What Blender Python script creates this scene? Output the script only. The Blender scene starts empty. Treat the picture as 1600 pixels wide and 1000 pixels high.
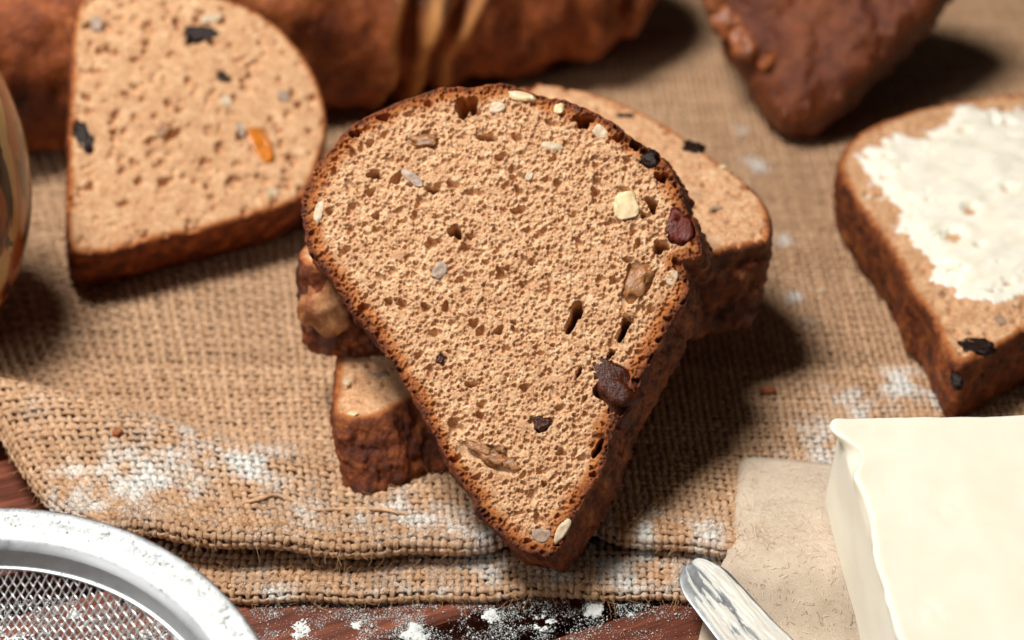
import bpy, math, random
import numpy as np

rng = np.random.default_rng(7)
random.seed(7)
CM = 0.01                       # the code works in centimetres, the scene in metres
scene = bpy.context.scene
col = scene.collection
V = lambda *a: np.array(a, dtype=float)

# ------------------------------------------------------------------ camera
CAM = V(0, -40, 37.5)
PITCH = math.radians(35)
FWD = V(0, math.cos(PITCH), -math.sin(PITCH)); RGT = V(1, 0, 0); UPV = np.cross(RGT, FWD)
FPX = 3078.0
cd = bpy.data.cameras.new('camera'); cam = bpy.data.objects.new('camera', cd); col.objects.link(cam)
cam.location = CAM * CM
cam.rotation_euler = (math.pi / 2 - PITCH, 0, 0)
cd.sensor_width = 36; cd.lens = FPX / 1600 * 36
cd.clip_start = 0.01; cd.clip_end = 50
cd.dof.use_dof = True; cd.dof.focus_distance = 0.525; cd.dof.aperture_fstop = 8.0
cd.dof.aperture_blades = 8
scene.camera = cam

# ------------------------------------------------------------------ light
world = bpy.data.worlds.new('World'); scene.world = world; world.use_nodes = True
bg = world.node_tree.nodes['Background']
bg.inputs[0].default_value = (1.0, 0.95, 0.9, 1); bg.inputs[1].default_value = 0.025

def area(name, loc, target, size, power, colr):
    l = bpy.data.lights.new(name, 'AREA'); l.shape = 'DISK'; l.size = size; l.energy = power; l.color = colr
    o = bpy.data.objects.new(name, l); col.objects.link(o)
    from mathutils import Vector
    o.location = Vector(loc) * CM
    o.rotation_euler = (Vector(target) - Vector(loc)).to_track_quat('-Z', 'Y').to_euler()
    return o
area('key_softbox', (-27, 3, 86), (1, 7, 2), 0.28, 10.7, (1.0, 0.965, 0.92))
area('fill_softbox', (-75, -45, 42), (0, 5, 2), 0.6, 2.7, (1.0, 0.97, 0.94))

vs = scene.view_settings
vs.view_transform = 'Standard'; vs.look = 'None'; vs.exposure = 0.16; vs.gamma = 1.0
vs.use_curve_mapping = False
scene.render.engine = 'CYCLES'
scene.cycles.use_denoising = True
try:
    scene.cycles.denoiser = 'OPENIMAGEDENOISE'; scene.cycles.denoising_input_passes = 'RGB_ALBEDO_NORMAL'; scene.cycles.denoising_prefilter = 'ACCURATE'
except Exception: pass
scene.cycles.max_bounces = 6; scene.cycles.diffuse_bounces = 4

# ------------------------------------------------------------------ pixel -> point (1600 x 1000 frame of the photograph)
def ray(x, y): return FWD + RGT * (x - 800) / FPX - UPV * (y - 500) / FPX
def atz(x, y, z):
    d = ray(x, y); return CAM + d * ((z - CAM[2]) / d[2])
def on_plane(x, y, P, n):
    d = ray(x, y); return CAM + d * (np.dot(P - CAM, n) / np.dot(d, n))

# ------------------------------------------------------------------ noise
def _hash(ix, iy, iz, seed):
    with np.errstate(over='ignore'):
        h = (ix.astype(np.uint32) * np.uint32(374761393) + iy.astype(np.uint32) * np.uint32(668265263)
             + iz.astype(np.uint32) * np.uint32(2246822519) + np.uint32(seed * 974711 & 0xffffffff))
        h = (h ^ (h >> np.uint32(13))) * np.uint32(1274126177)
        h = (h ^ (h >> np.uint32(15))) * np.uint32(2246822519)
        h = h ^ (h >> np.uint32(16))
    return h.astype(np.float64) / 4294967295.0
def vnoise(P, seed=0):
    P = np.asarray(P, float)
    i = np.floor(P).astype(np.int64); f = P - i; f = f * f * (3 - 2 * f)
    i = i & 0xffffffff
    r = 0
    for dx in (0, 1):
        wx = f[:, 0] if dx else 1 - f[:, 0]
        for dy in (0, 1):
            wy = f[:, 1] if dy else 1 - f[:, 1]
            for dz in (0, 1):
                wz = f[:, 2] if dz else 1 - f[:, 2]
                r = r + wx * wy * wz * _hash(i[:, 0] + dx, i[:, 1] + dy, i[:, 2] + dz, seed)
    return r * 2 - 1
def fbm(P, octv=4, seed=0, gain=0.5, lac=2.03):
    P = np.asarray(P, float); a = 1; t = 0; r = 0
    for k in range(octv):
        r = r + a * vnoise(P, seed + k * 17); t += a; a *= gain; P = P * lac + 3.7
    return r / t
def xy0(x, y, z=0.0): return np.stack([x, y, np.zeros_like(x) + z], 1)
def sstep(a, b, x):
    t = np.clip((x - a) / (b - a), 0, 1); return t * t * (3 - 2 * t)

# ------------------------------------------------------------------ mesh helpers
def mesh_from(name, verts, quads=None, tris=None, smooth=True):
    me = bpy.data.meshes.new(name)
    verts = np.asarray(verts, np.float32)
    nq = 0 if quads is None else len(quads); nt = 0 if tris is None else len(tris)
    me.vertices.add(len(verts)); me.vertices.foreach_set('co', (verts * CM).ravel())
    li = []
    if nq: li.append(np.asarray(quads, np.int32).ravel())
    if nt: li.append(np.asarray(tris, np.int32).ravel())
    li = np.concatenate(li)
    me.loops.add(len(li)); me.loops.foreach_set('vertex_index', li)
    me.polygons.add(nq + nt)
    st = np.concatenate([np.arange(nq) * 4, nq * 4 + np.arange(nt) * 3]).astype(np.int32)
    me.polygons.foreach_set('loop_start', st)
    me.update(calc_edges=True); me.validate()
    me.polygons.foreach_set('use_smooth', np.full(len(me.polygons), smooth))
    return me
def attr(me, name, arr):
    arr = np.asarray(arr, np.float32)
    if arr.ndim == 1:
        a = me.attributes.new(name, 'FLOAT', 'POINT'); a.data.foreach_set('value', arr)
    else:
        a = me.attributes.new(name, 'FLOAT_VECTOR', 'POINT'); a.data.foreach_set('vector', arr.ravel())
def obj(name, me, mat, parent=None, label=None, cat=None, group=None, kind=None):
    o = bpy.data.objects.new(name, me); col.objects.link(o)
    if mat is not None and me is not None:
        if len(me.materials) == 0: me.materials.append(mat)
    o.parent = parent
    if label: o['label'] = label
    if cat: o['category'] = cat
    if group: o['group'] = group
    if kind: o['kind'] = kind
    return o
def grid_quads(n, m, wrap_m=False):
    """n rows x m columns of vertices, row-major"""
    i = np.arange(n - 1)[:, None]; mm = m if wrap_m else m - 1
    j = np.arange(mm)[None, :]; j2 = (j + 1) % m
    q = np.stack(np.broadcast_arrays(i * m + j, i * m + j2, (i + 1) * m + j2, (i + 1) * m + j), -1)
    return q.reshape(-1, 4)

# ------------------------------------------------------------------ materials
def srgb(r, g, b):
    f = lambda c: (c / 255 / 12.92) if c / 255 <= 0.04045 else ((c / 255 + 0.055) / 1.055) ** 2.4
    return (f(r), f(g), f(b), 1)
class NT:
    def __init__(s, name):
        s.m = bpy.data.materials.new(name); s.m.use_nodes = True
        s.t = s.m.node_tree; s.t.nodes.clear()
        s.out = s.n('ShaderNodeOutputMaterial'); s.b = s.n('ShaderNodeBsdfPrincipled')
        s.l(s.b.outputs[0], s.out.inputs[0])
    def n(s, t, **kw):
        x = s.t.nodes.new(t)
        for k, v in kw.items(): setattr(x, k, v)
        return x
    def l(s, a, b): s.t.links.new(a, b)
    def put(s, sock, v):
        if isinstance(v, bpy.types.NodeSocket): s.l(v, sock)
        else: sock.default_value = v
    def coord(s, scale=1.0, kind='Object'):
        tc = s.n('ShaderNodeTexCoord'); mp = s.n('ShaderNodeMapping')
        s.l(tc.outputs[kind], mp.inputs['Vector'])
        sc = scale if isinstance(scale, tuple) else (scale,) * 3
        mp.inputs['Scale'].default_value = sc
        return mp.outputs[0]
    def attr(s, name, fac=True):
        a = s.n('ShaderNodeAttribute', attribute_name=name)
        return a.outputs['Fac'] if fac else a.outputs['Vector']
    def noise(s, vec, scale=5, detail=4, rough=0.55, dist=0.0):
        x = s.n('ShaderNodeTexNoise'); s.l(vec, x.inputs['Vector'])
        x.inputs['Scale'].default_value = scale; x.inputs['Detail'].default_value = detail
        x.inputs['Roughness'].default_value = rough; x.inputs['Distortion'].default_value = dist
        return x.outputs['Fac']
    def ramp(s, fac, *stops):
        r = s.n('ShaderNodeValToRGB'); s.l(fac, r.inputs[0]); e = r.color_ramp.elements
        while len(e) < len(stops): e.new(0.5)
        for k, (p, c) in enumerate(stops):
            e[k].position = p; e[k].color = c if isinstance(c, tuple) else (c, c, c, 1)
        return r.outputs[0]
    def mix(s, fac, a, b, mode='MIX'):
        m = s.n('ShaderNodeMix', data_type='RGBA', blend_type=mode)
        s.put(m.inputs[0], fac); s.put(m.inputs[6], a); s.put(m.inputs[7], b)
        return m.outputs[2]
    def math(s, op, a, b=0.0, clamp=False):
        m = s.n('ShaderNodeMath', operation=op, use_clamp=clamp)
        s.put(m.inputs[0], a); s.put(m.inputs[1], b); return m.outputs[0]
    def bump(s, h, strength=0.5, dist=0.05, prev=None):
        b = s.n('ShaderNodeBump'); s.put(b.inputs['Height'], h)
        b.inputs['Strength'].default_value = strength; b.inputs['Distance'].default_value = dist * CM
        if prev: s.l(prev, b.inputs['Normal'])
        return b.outputs[0]
    def set(s, **kw):
        names = dict(color='Base Color', rough='Roughness', metal='Metallic', normal='Normal', spec='Specular IOR Level',
                     sss='Subsurface Weight', sssr='Subsurface Radius', ssss='Subsurface Scale', coat='Coat Weight', coatr='Coat Roughness',
                     trans='Transmission Weight', sheen='Sheen Weight')
        for k, v in kw.items(): s.put(s.b.inputs[names[k]], v)
        return s.m

def bread_mat(name, tint=(1, 1, 1), gloss=0.5, dark=1.0, gum=0.0):
    n = NT(name); c = n.coord(100.0)
    def T(r, g, b, k=1.0):
        x = srgb(r, g, b); return (x[0] * tint[0] * k, x[1] * tint[1] * k, x[2] * tint[2] * k, 1)
    crumb = n.ramp(n.noise(c, 2.2, 6, 0.7), (0.28, T(176, 128, 92)), (0.5, T(203, 160, 119)), (0.72, T(230, 195, 156)))
    fleck = n.noise(c, 9.0, 3, 0.6)
    crumb = n.mix(n.ramp(fleck, (0.52, 0.0), (0.68, 0.6)), crumb, T(160, 106, 68))
    crumb = n.mix(n.ramp(n.noise(c, 21.0, 2, 0.6), (0.52, 0.0), (0.66, 0.6)), crumb, T(150, 96, 58))
    crumb = n.mix(n.ramp(n.noise(c, 17.0, 2, 0.5), (0.58, 0.0), (0.68, 0.6)), crumb, T(242, 216, 184))
    near = n.ramp(n.noise(c, 3.0, 5, 0.65), (0.3, T(150, 84, 38)), (0.7, T(186, 118, 62)))
    outer = n.ramp(n.noise(c, 1.7, 8, 0.74), (0.32, T(44, 16, 7, dark)), (0.45, T(102, 45, 17, dark)), (0.57, T(152, 78, 31, dark)), (0.72, T(208, 140, 76, dark)))
    k = n.attr('crust')
    kk = n.math('ADD', k, n.math('MULTIPLY', n.math('SUBTRACT', n.noise(c, 4.0, 4, 0.6), 0.5), 0.5))
    colr = n.mix(n.ramp(kk, (0.08, 0.0), (0.5, 1.0)), crumb, near)
    edge = n.ramp(kk, (0.55, 0.0), (0.85, 1.0))
    colr = n.mix(edge, colr, outer)
    f = n.attr('flour')
    colr = n.mix(f, colr, srgb(226, 224, 216))
    b1 = n.n('ShaderNodeBump'); n.put(b1.inputs['Height'], n.noise(c, 9.0, 7, 0.74)); b1.inputs['Distance'].default_value = 0.08 * CM
    n.l(n.math('ADD', 0.22, n.math('MULTIPLY', k, 0.6)), b1.inputs['Strength']); b1 = b1.outputs[0]
    b2 = n.bump(n.noise(c, 30.0, 3, 0.7), 0.3, 0.015, b1)
    rr = n.mix(edge, (0.85,) * 3 + (1,), n.ramp(n.noise(c, 2.4, 4), (0.35, gloss), (0.7, min(1, gloss + 0.3))))
    n.set(color=colr, rough=rr, normal=b2, spec=0.35)
    return n.m
M = {}
M['bread'] = bread_mat('bread_crumb_and_crust', gloss=0.5, dark=0.78)
M['bread_glossy'] = bread_mat('bread_glazed_crust', tint=(0.95, 0.9, 0.86), gloss=0.36, dark=0.75)
M['bread_far'] = bread_mat('bread_plain', tint=(1.0, 0.97, 0.93), gloss=0.5)

def simple(name, colr, rough=0.5, nscale=6, namp=0.25, bump=0.3, bdist=0.03, **kw):
    n = NT(name); c = n.coord(100.0); x = n.noise(c, nscale, 5, 0.6)
    lo = tuple(v * (1 - namp) for v in colr[:3]) + (1,); hi = tuple(min(1, v * (1 + namp)) for v in colr[:3]) + (1,)
    n.set(color=n.ramp(x, (0.3, lo), (0.7, hi)), rough=rough, normal=n.bump(n.noise(c, nscale * 2.2, 5, 0.65), bump, bdist), **kw)
    return n.m
M['seed'] = simple('seed', srgb(190, 168, 138), 0.5, 5, 0.35)
M['seed_grey'] = simple('seed_grey', srgb(150, 126, 106), 0.45, 5, 0.4)
M['nut'] = simple('nut', srgb(212, 186, 142), 0.42, 2, 0.3)
M['raisin_black'] = simple('raisin_black', srgb(34, 17, 11), 0.34, 5, 0.5, 0.8, 0.06, spec=0.3)
M['raisin_brown'] = simple('raisin_brown', srgb(66, 28, 12), 0.28, 4, 0.5, 0.7, 0.06, spec=0.3)
M['raisin_red'] = simple('raisin_red', srgb(88, 28, 14), 0.3, 4, 0.4, 0.7, 0.05, spec=0.3)
M['date'] = simple('date_flesh', srgb(150, 100, 58), 0.3, 3, 0.35, 0.6, 0.06)
M['apricot'] = simple('apricot', srgb(196, 112, 22), 0.25, 3, 0.3, 0.4, 0.05)
M['crumb_bit'] = simple('crumb_bit', srgb(150, 84, 40), 0.7, 6, 0.4)
M['flour'] = simple('flour', srgb(216, 220, 217), 0.95, 8, 0.06, 0.6, 0.05)

# burlap
def burlap_mat():
    n = NT('burlap_jute'); tv = n.attr('tuv', False)
    fib = n.noise(tv, 1.0, 5, 0.65)
    base = n.ramp(fib, (0.28, srgb(138, 94, 60)), (0.48, srgb(203, 163, 127)), (0.72, srgb(236, 207, 174)))
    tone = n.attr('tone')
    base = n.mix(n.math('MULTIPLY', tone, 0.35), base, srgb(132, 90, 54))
    c = n.coord(100.0)
    fl = n.attr('flour')
    fz = n.math('ADD', fl, n.math('MULTIPLY', n.math('SUBTRACT', n.noise(c, 13, 5, 0.75), 0.5), 1.7))
    base = n.mix(n.ramp(fz, (0.32, 0.0), (0.75, 0.9)), base, srgb(230, 230, 224))
    n.set(color=base, rough=0.9, spec=0.15, normal=n.bump(fib, 0.9, 0.04))
    return n.m
M['burlap'] = burlap_mat()
M['fibre'] = simple('jute_fibre', srgb(205, 160, 112), 0.7, 2, 0.2)

def wood_mat():
    n = NT('dark_wood'); c = n.coord((14.0, 130.0, 100.0))
    g = n.noise(c, 1.0, 8, 0.7, 1.2); c2 = n.coord(100.0)
    base = n.ramp(g, (0.28, srgb(48, 20, 12)), (0.48, srgb(98, 46, 26)), (0.64, srgb(140, 74, 44)), (0.8, srgb(166, 96, 62)))
    f = n.noise(n.coord((40.0, 900.0, 100.0)), 1.0, 3, 0.7)
    base = n.mix(n.ramp(f, (0.35, 0.6), (0.5, 0.0)), base, srgb(40, 16, 10))
    n.set(color=base, rough=n.ramp(g, (0.3, 0.38), (0.7, 0.6)), normal=n.bump(g, 0.35, 0.05))
    return n.m
M['wood'] = wood_mat()

def metal_mat(name, colr, rough, aniso=False):
    n = NT(name); c = n.coord(100.0)
    x = n.noise(c, 3, 6, 0.7)
    n.set(color=n.ramp(x, (0.3, tuple(v * .8 for v in colr[:3]) + (1,)), (0.7, colr)), metal=1.0,
          rough=n.ramp(x, (0.3, rough), (0.75, rough + 0.2)), normal=n.bump(n.noise(c, 14, 4, 0.7), 0.08, 0.02))
    return n.m
M['steel'] = metal_mat('brushed_steel', (0.55, 0.57, 0.58, 1), 0.38)
M['wire'] = metal_mat('steel_wire', (0.72, 0.73, 0.73, 1), 0.3)

def butter_mat(name, c1, c2):
    n = NT(name); c = n.coord(100.0)
    x = n.noise(c, 0.8, 4, 0.55)
    n.set(color=n.ramp(x, (0.3, c1), (0.7, c2)), rough=0.45, spec=0.35, sss=0.6, ssss=0.004, sssr=(1.0, 0.8, 0.5),
          normal=n.bump(n.noise(c, 1.2, 3, 0.5), 0.10, 0.03))
    return n.m
M['butter'] = butter_mat('butter', srgb(226, 220, 200), srgb(232, 227, 210))
M['smear'] = butter_mat('butter_smear', srgb(196, 193, 184), srgb(214, 211, 201))
M['spread'] = butter_mat('butter_spread', srgb(232, 225, 206), srgb(240, 235, 220))

def paper_mat():
    n = NT('kraft_paper'); c = n.coord(100.0)
    a = n.noise(n.coord((90.0, 300.0, 100.0)), 7.0, 4, 0.7, 4.0)
    b = n.noise(n.coord((330.0, 80.0, 100.0)), 7.0, 4, 0.7, 4.0)
    base = n.ramp(n.noise(c, 1.2, 5, 0.6), (0.3, srgb(180, 163, 143)), (0.7, srgb(200, 184, 164)))
    base = n.mix(n.ramp(a, (0.54, 0.0), (0.62, 0.7)), base, srgb(146, 116, 86))
    base = n.mix(n.ramp(b, (0.54, 0.0), (0.62, 0.6)), base, srgb(224, 208, 188))
    v = n.n('ShaderNodeTexVoronoi'); n.l(c, v.inputs['Vector']); v.inputs['Scale'].default_value = 2.3
    base = n.mix(n.ramp(v.outputs['Distance'], (0.025, 0.9), (0.05, 0.0)), base, srgb(70, 52, 40))
    n.set(color=base, rough=0.85, spec=0.2, normal=n.bump(n.noise(c, 9, 5, 0.7), 0.3, 0.03))
    return n.m
M['paper'] = paper_mat()

# ------------------------------------------------------------------ 1 the table
def box_mesh(name, lx, ly, lz, bev=0.06):
    x, y = lx / 2, ly / 2; b = bev
    v = []
    for z, ins in ((-lz, 0), (-b, 0), (0, b)):
        v += [(-x + ins, -y + ins, z), (x - ins, -y + ins, z), (x - ins, y - ins, z), (-x + ins, y - ins, z)]
    q = [(3, 2, 1, 0), (8, 9, 10, 11)]
    for r in (0, 4):
        for k in range(4): q.append((r + k, r + (k + 1) % 4, r + 4 + (k + 1) % 4, r + 4 + k))
    return mesh_from(name, v, q, smooth=False)
table = obj('wooden_table', box_mesh('table_underlay', 110, 110, 2), M['wood'], kind='structure')
table.location = (0, 0.10, -0.018)
WANG = math.radians(24)
bw = 2.35
for k in range(-13, 22):
    me = box_mesh('plank', 96, bw - 0.05, 1.5, 0.07)
    p = obj('plank', me, M['wood'], table)
    off = k * bw
    p.location = (V(-math.sin(WANG) * off, math.cos(WANG) * off, 0) * CM + V((k * 37 % 11 - 5) * 0.006, -0.10, 0.018 - 0.0001 * (k * 7 % 5)))
    p.rotation_euler = (0, 0, WANG)

# ------------------------------------------------------------------ flour map
FL = []                        # x, y, radius, weight on the cloth
for (px, py, r, w) in [(120, 795, 60, .9), (190, 790, 70, 1), (240, 760, 60, .9), (300, 790, 50, .7), (330, 745, 60, .9), (390, 742, 60, 1), (440, 760, 50, .6),
                       (480, 830, 45, 1), (560, 815, 35, .7), (620, 800, 40, .8), (650, 825, 45, .8), (720, 830, 40, .8), (770, 855, 35, 1), (300, 720, 60, .6),
                       (60, 690, 40, .5), (90, 810, 30, 1), (1010, 840, 55, .9), (960, 845, 45, .9), (1100, 838, 32, 1), (1060, 815, 40, .5), (1340, 630, 55, .8), (1410, 600, 60, .9),
                       (1450, 620, 45, .9), (1270, 675, 50, .8), (1290, 715, 45, .9), (1300, 600, 40, .5), (1160, 200, 24, .9), (1180, 255, 38, .9), (1150, 290, 30, .5), (1240, 460, 26, .8),
                       (1225, 370, 24, .8), (1265, 500, 18, .6), (1385, 435, 18, 1), (430, 908, 28, 1), (640, 903, 26, .8), (690, 908, 22, .8), (790, 912, 20, .7), (1000, 885, 50, .9), (1050, 880, 40, .8),
                       (520, 905, 22, .5), (1230, 720, 40, .5), (560, 790, 30, .5), (1110, 70, 25, .7), (870, 880, 60, .5), (250, 720, 50, .4), (690, 790, 40, .5), (300, 800, 170, .42), (620, 830, 170, .38), (1010, 850, 110, .5), (1330, 680, 120, .4)] + [(x, 846, 62, .42) for x in range(330, 1120, 85)] + [(x, 905, 30, .45) for x in range(380, 1060, 70)]:
    q = atz(px, py, 1.0); FL.append((q[0], q[1], r / 54.0 * (1.2 if py > 700 else 1.0), w))
FL = np.array(FL)
def flour_at(x, y):
    s = np.zeros_like(x)
    for (a, b, r, w) in FL:
        s = np.maximum(s, w * np.exp(-(((x - a) / r) ** 2 + ((y - b) / (r * 1.25)) ** 2)))
    return s * (0.62 + 0.75 * fbm(xy0(x * 1.9, y * 1.9), 4, 31))

# ------------------------------------------------------------------ 2 the burlap cloth
def front_edge(x):          # y of the upper fold
    return 1.35 + 0.28 * np.sin(x * 0.42 + 0.6) + 0.9 * np.exp(-((x - 1.5) / 1.5) ** 2) + 0.10 * np.sin(x * 1.7)
def cloth_z(x, y):
    yr = 4.4 + np.clip(-(x + 7.3), 0, 30) * 0.33
    A = 0.12 + 1.3 * sstep(-3.0, -13.5, x)
    g = np.where(y < yr, 0.45 + 0.55 * np.exp(-((y - yr) / 1.6) ** 2), np.exp(-((y - yr) / 1.0) ** 2))
    lift = 0.48 * np.exp(-np.abs(y - front_edge(x)) / 1.3) * (0.45 + 0.55 * np.exp(-((x + 6) / 4.5) ** 2))
    return 0.86 + A * g + lift + 0.05 * fbm(xy0(x * 0.35, y * 0.35), 2, 5)
def surf_top(a, s):
    """a: along the front edge from the left fold, s: back from the front fold; negative values roll under"""
    r = 0.26
    sp = np.maximum(s, 0); ap = np.maximum(a, 0)
    xl = -12.35 - 0.50 * sp * np.exp(-ap / 6.0) + 1.2 * np.exp(-sp / 1.2) * np.exp(-ap / 3)
    x0 = xl + ap
    y0 = front_edge(x0) * np.exp(-sp / 4.0) + 1.3 * (1 - np.exp(-sp / 4.0)) + sp
    z0 = cloth_z(x0, y0)
    rr = np.minimum(r, z0 * 0.40)
    ts = np.clip(-s / rr, 0, math.pi); ex = np.maximum(-s - math.pi * rr, 0)
    y = y0 - rr * np.sin(ts) + ex; z = z0 - rr * (1 - np.cos(ts))
    ra = np.maximum(z0 * 0.33, 0.3)
    ta = np.clip(-a / ra, 0, math.pi * 0.92)
    x = x0 - ra * np.sin(ta); z = z - ra * (1 - np.cos(ta)) * (1 - np.clip(ts / 2.2, 0, 1))
    return np.stack([x, y, np.maximum(z, 0.1)], 1)
def low_edge(x): return 0.10 + 0.10 * np.sin(x * 0.5 + 1.0) + 0.05 * np.sin(x * 1.9) - 0.03 * x * 0
def surf_low(a, s):
    r = 0.15; sp = np.maximum(s, 0)
    x = -10.8 + a; y0 = low_edge(x) + sp
    z0 = 0.36 + 0.03 * np.sin(x * 0.9) + 0.0 * sp
    ts = np.clip(-s / r, 0, math.pi); ex = np.maximum(-s - math.pi * r, 0)
    return np.stack([x, y0 - r * np.sin(ts) + ex, z0 - r * (1 - np.cos(ts))], 1)
def frame_normal(S, a, s, e=0.03):
    du = S(a + e, s) - S(a - e, s); dv = S(a, s + e) - S(a, s - e)
    n = np.cross(du, dv); return n / (np.linalg.norm(n, axis=1, keepdims=True) + 1e-9)
PA, PS = 0.222, 0.238
class Threads:
    def __init__(s): s.v = []; s.q = []; s.t = []; s.tone = []; s.c = 0
    def add(s, S, a, st, phase, amp, hw, hh, sides, tid):
        a0 = a + 0.05 * vnoise(xy0(st * 0.8 + tid * 7.1, a * 0.8), 3); s0 = st + 0.05 * vnoise(xy0(a * 0.8, st * 0.8 + tid * 3.3), 4)
        P = S(a0, s0); N = frame_normal(S, a0, s0)
        T = np.gradient(P, axis=0); T /= np.linalg.norm(T, axis=1, keepdims=True) + 1e-9
        B = np.cross(T, N); B /= np.linalg.norm(B, axis=1, keepdims=True) + 1e-9
        L = np.concatenate([[0], np.cumsum(np.linalg.norm(np.diff(P, axis=0), axis=1))])
        Cn = P + N * (amp * np.cos(phase))[:, None]
        wv = 1 + 0.28 * vnoise(xy0(L * 1.3, np.full_like(L, tid * 1.7)), 9) + 0.14 * vnoise(xy0(L * 5, np.full_like(L, tid * 2.7)), 8)
        over = 0.86 + 0.2 * np.cos(phase)
        th = np.arange(sides) / sides * 2 * math.pi
        ct, sn = np.cos(th), np.sin(th)
        R = Cn[:, None, :] + B[:, None, :] * (hw * wv * over)[:, None, None] * ct[None, :, None] + N[:, None, :] * (hh * wv)[:, None, None] * sn[None, :, None]
        n = len(P)
        tw = th[None, :] + L[:, None] * 7.0
        tv = np.stack([np.cos(tw) * 2.8 + tid * 3.1, np.sin(tw) * 2.8 + tid * 1.3, np.broadcast_to(L[:, None] * 1.1, tw.shape)], -1)
        s.v.append(R.reshape(-1, 3)); s.t.append(tv.reshape(-1, 3))
        s.tone.append(np.full(n * sides, (math.sin(tid * 12.9898) * 43758.5453) % 1.0))
        s.q.append(grid_quads(n, sides, True) + s.c); s.c += n * sides
    def build(s, name, parent):
        v = np.concatenate(s.v); me = mesh_from(name, v, np.concatenate(s.q))
        attr(me, 'tuv', np.concatenate(s.t)); attr(me, 'tone', np.concatenate(s.tone))
        attr(me, 'flour', np.where(v[:, 2] > 0.25, flour_at(v[:, 0], v[:, 1]), 0))
        return obj(name, me, M['burlap'], parent, kind='stuff')
burlap = obj('burlap_cloth', None, None, label='coarse tan burlap cloth folded double under the bread, dusted with flour', cat='cloth')
AMP, HW, HH = 0.044, 0.096, 0.054
def weave(S, a0, a1, s0, s1, near, warp, weft, tid0):
    sd_near = 4; tid = tid0
    na = int((a1 - a0) / PA); ns = int((s1 - s0) / PS)
    ia0 = int(round(a0 / PA)); is0 = int(round(s0 / PS))
    for i in range(na):
        a = (ia0 + i) * PA
        st = np.concatenate([np.arange(s0, min(near, s1), PS / 3), np.arange(near, s1, PS / 2)]) if s1 > near else np.arange(s0, s1, PS / 3)
        warp.add(S, np.full_like(st, a), st, math.pi * (st / PS + ia0 + i), AMP, HW, HH, 6 if s0 < near - 1 else 4, tid); tid += 1
    for j in range(ns):
        sv = (is0 + j) * PS; nr = sv < near
        av = np.arange(a0, a1, PA / (3 if nr else 2))
        weft.add(S, av, np.full_like(av, sv), math.pi * (av / PA + is0 + j + 1), AMP, HW * 1.18, HH, 6 if nr else 4, tid); tid += 1
wa, we = Threads(), Threads()
weave(surf_top, -0.9, 29.5, -1.5, 8.5, 8.5, wa, we, 0)
weave(surf_top, -0.9, 36.5, 8.5, 36.0, 8.5, wa, we, 600)
wa.build('warp_threads', burlap); we.build('weft_threads', burlap)
wa, we = Threads(), Threads()
weave(surf_low, 0.0, 19.6, -0.9, 1.9, 9.0, wa, we, 1200)
wa.build('lower_fold_warp_threads', burlap); we.build('lower_fold_weft_threads', burlap)
# the under layer of the doubled cloth, seen only in the gaps of the weave
def under_layer():
    n, m = 110, 120
    A, Sg = np.meshgrid(np.linspace(0.3, 43, m), np.linspace(0.3, 37.5, n))
    P = surf_top(A.ravel(), Sg.ravel()); P[:, 2] -= 0.14
    me = mesh_from('under_layer', P, grid_quads(n, m))
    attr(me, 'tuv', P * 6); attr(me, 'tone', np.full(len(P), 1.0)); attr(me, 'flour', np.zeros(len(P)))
    return obj('under_layer', me, M['burlap'], burlap)
under_layer()
# loose fibres
def fibres():
    v = []; t = []; c = 0
    def hair(p0, d, L, seg=6, rad=0.0052):
        nonlocal c
        p = p0.copy(); d = d / np.linalg.norm(d); pts = []
        curl = rng.normal(0, 1, 3) * 0.45
        for k in range(seg + 1):
            pts.append(p.copy()); p = p + d * L / seg
            d = d + curl * 0.5 + rng.normal(0, 0.22, 3); d[2] -= 0.10; d /= np.linalg.norm(d)
        pts = np.array(pts)
        T = np.gradient(pts, axis=0); N = np.cross(T, V(0.3, 0.2, 1)); N /= np.linalg.norm(N, axis=1, keepdims=True) + 1e-9
        B = np.cross(T, N); B /= np.linalg.norm(B, axis=1, keepdims=True) + 1e-9
        for a in (0, 2.094, 4.189): v.append(pts + (N * math.cos(a) + B * math.sin(a)) * rad)
        n = seg + 1
        for a in range(3):
            b = (a + 1) % 3
            for k in range(seg): t.append((c + a * n + k, c + b * n + k, c + b * n + k + 1, c + a * n + k + 1))
        c += 3 * n
    def batch(S, a, st, k0, lo, hi, lift):
        P = S(a, st); N = frame_normal(S, a, st)
        for k in range(len(a)): hair(P[k] + N[k] * lift, N[k] * rng.uniform(k0, 0.8) + rng.normal(0, 0.7, 3), rng.uniform(lo, hi))
    st = np.where(rng.random(1500) < 0.5, rng.uniform(-0.3, 0.4, 1500), rng.uniform(0.2, 3.5, 1500))
    batch(surf_top, rng.uniform(0, 20, 1500), st, 0.15, 0.25, 0.9, 0.06)
    batch(surf_low, rng.uniform(0.2, 19, 900), rng.uniform(-0.45, 0.8, 900), 0.15, 0.25, 0.8, 0.05)
    batch(surf_top, rng.uniform(-0.6, 0.6, 350), rng.uniform(0, 7, 350), 0.2, 0.25, 0.8, 0.06)
    obj('loose_fibres', mesh_from('loose_fibres', np.concatenate(v), t), M['fibre'], burlap, kind='stuff')
fibres()
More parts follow.
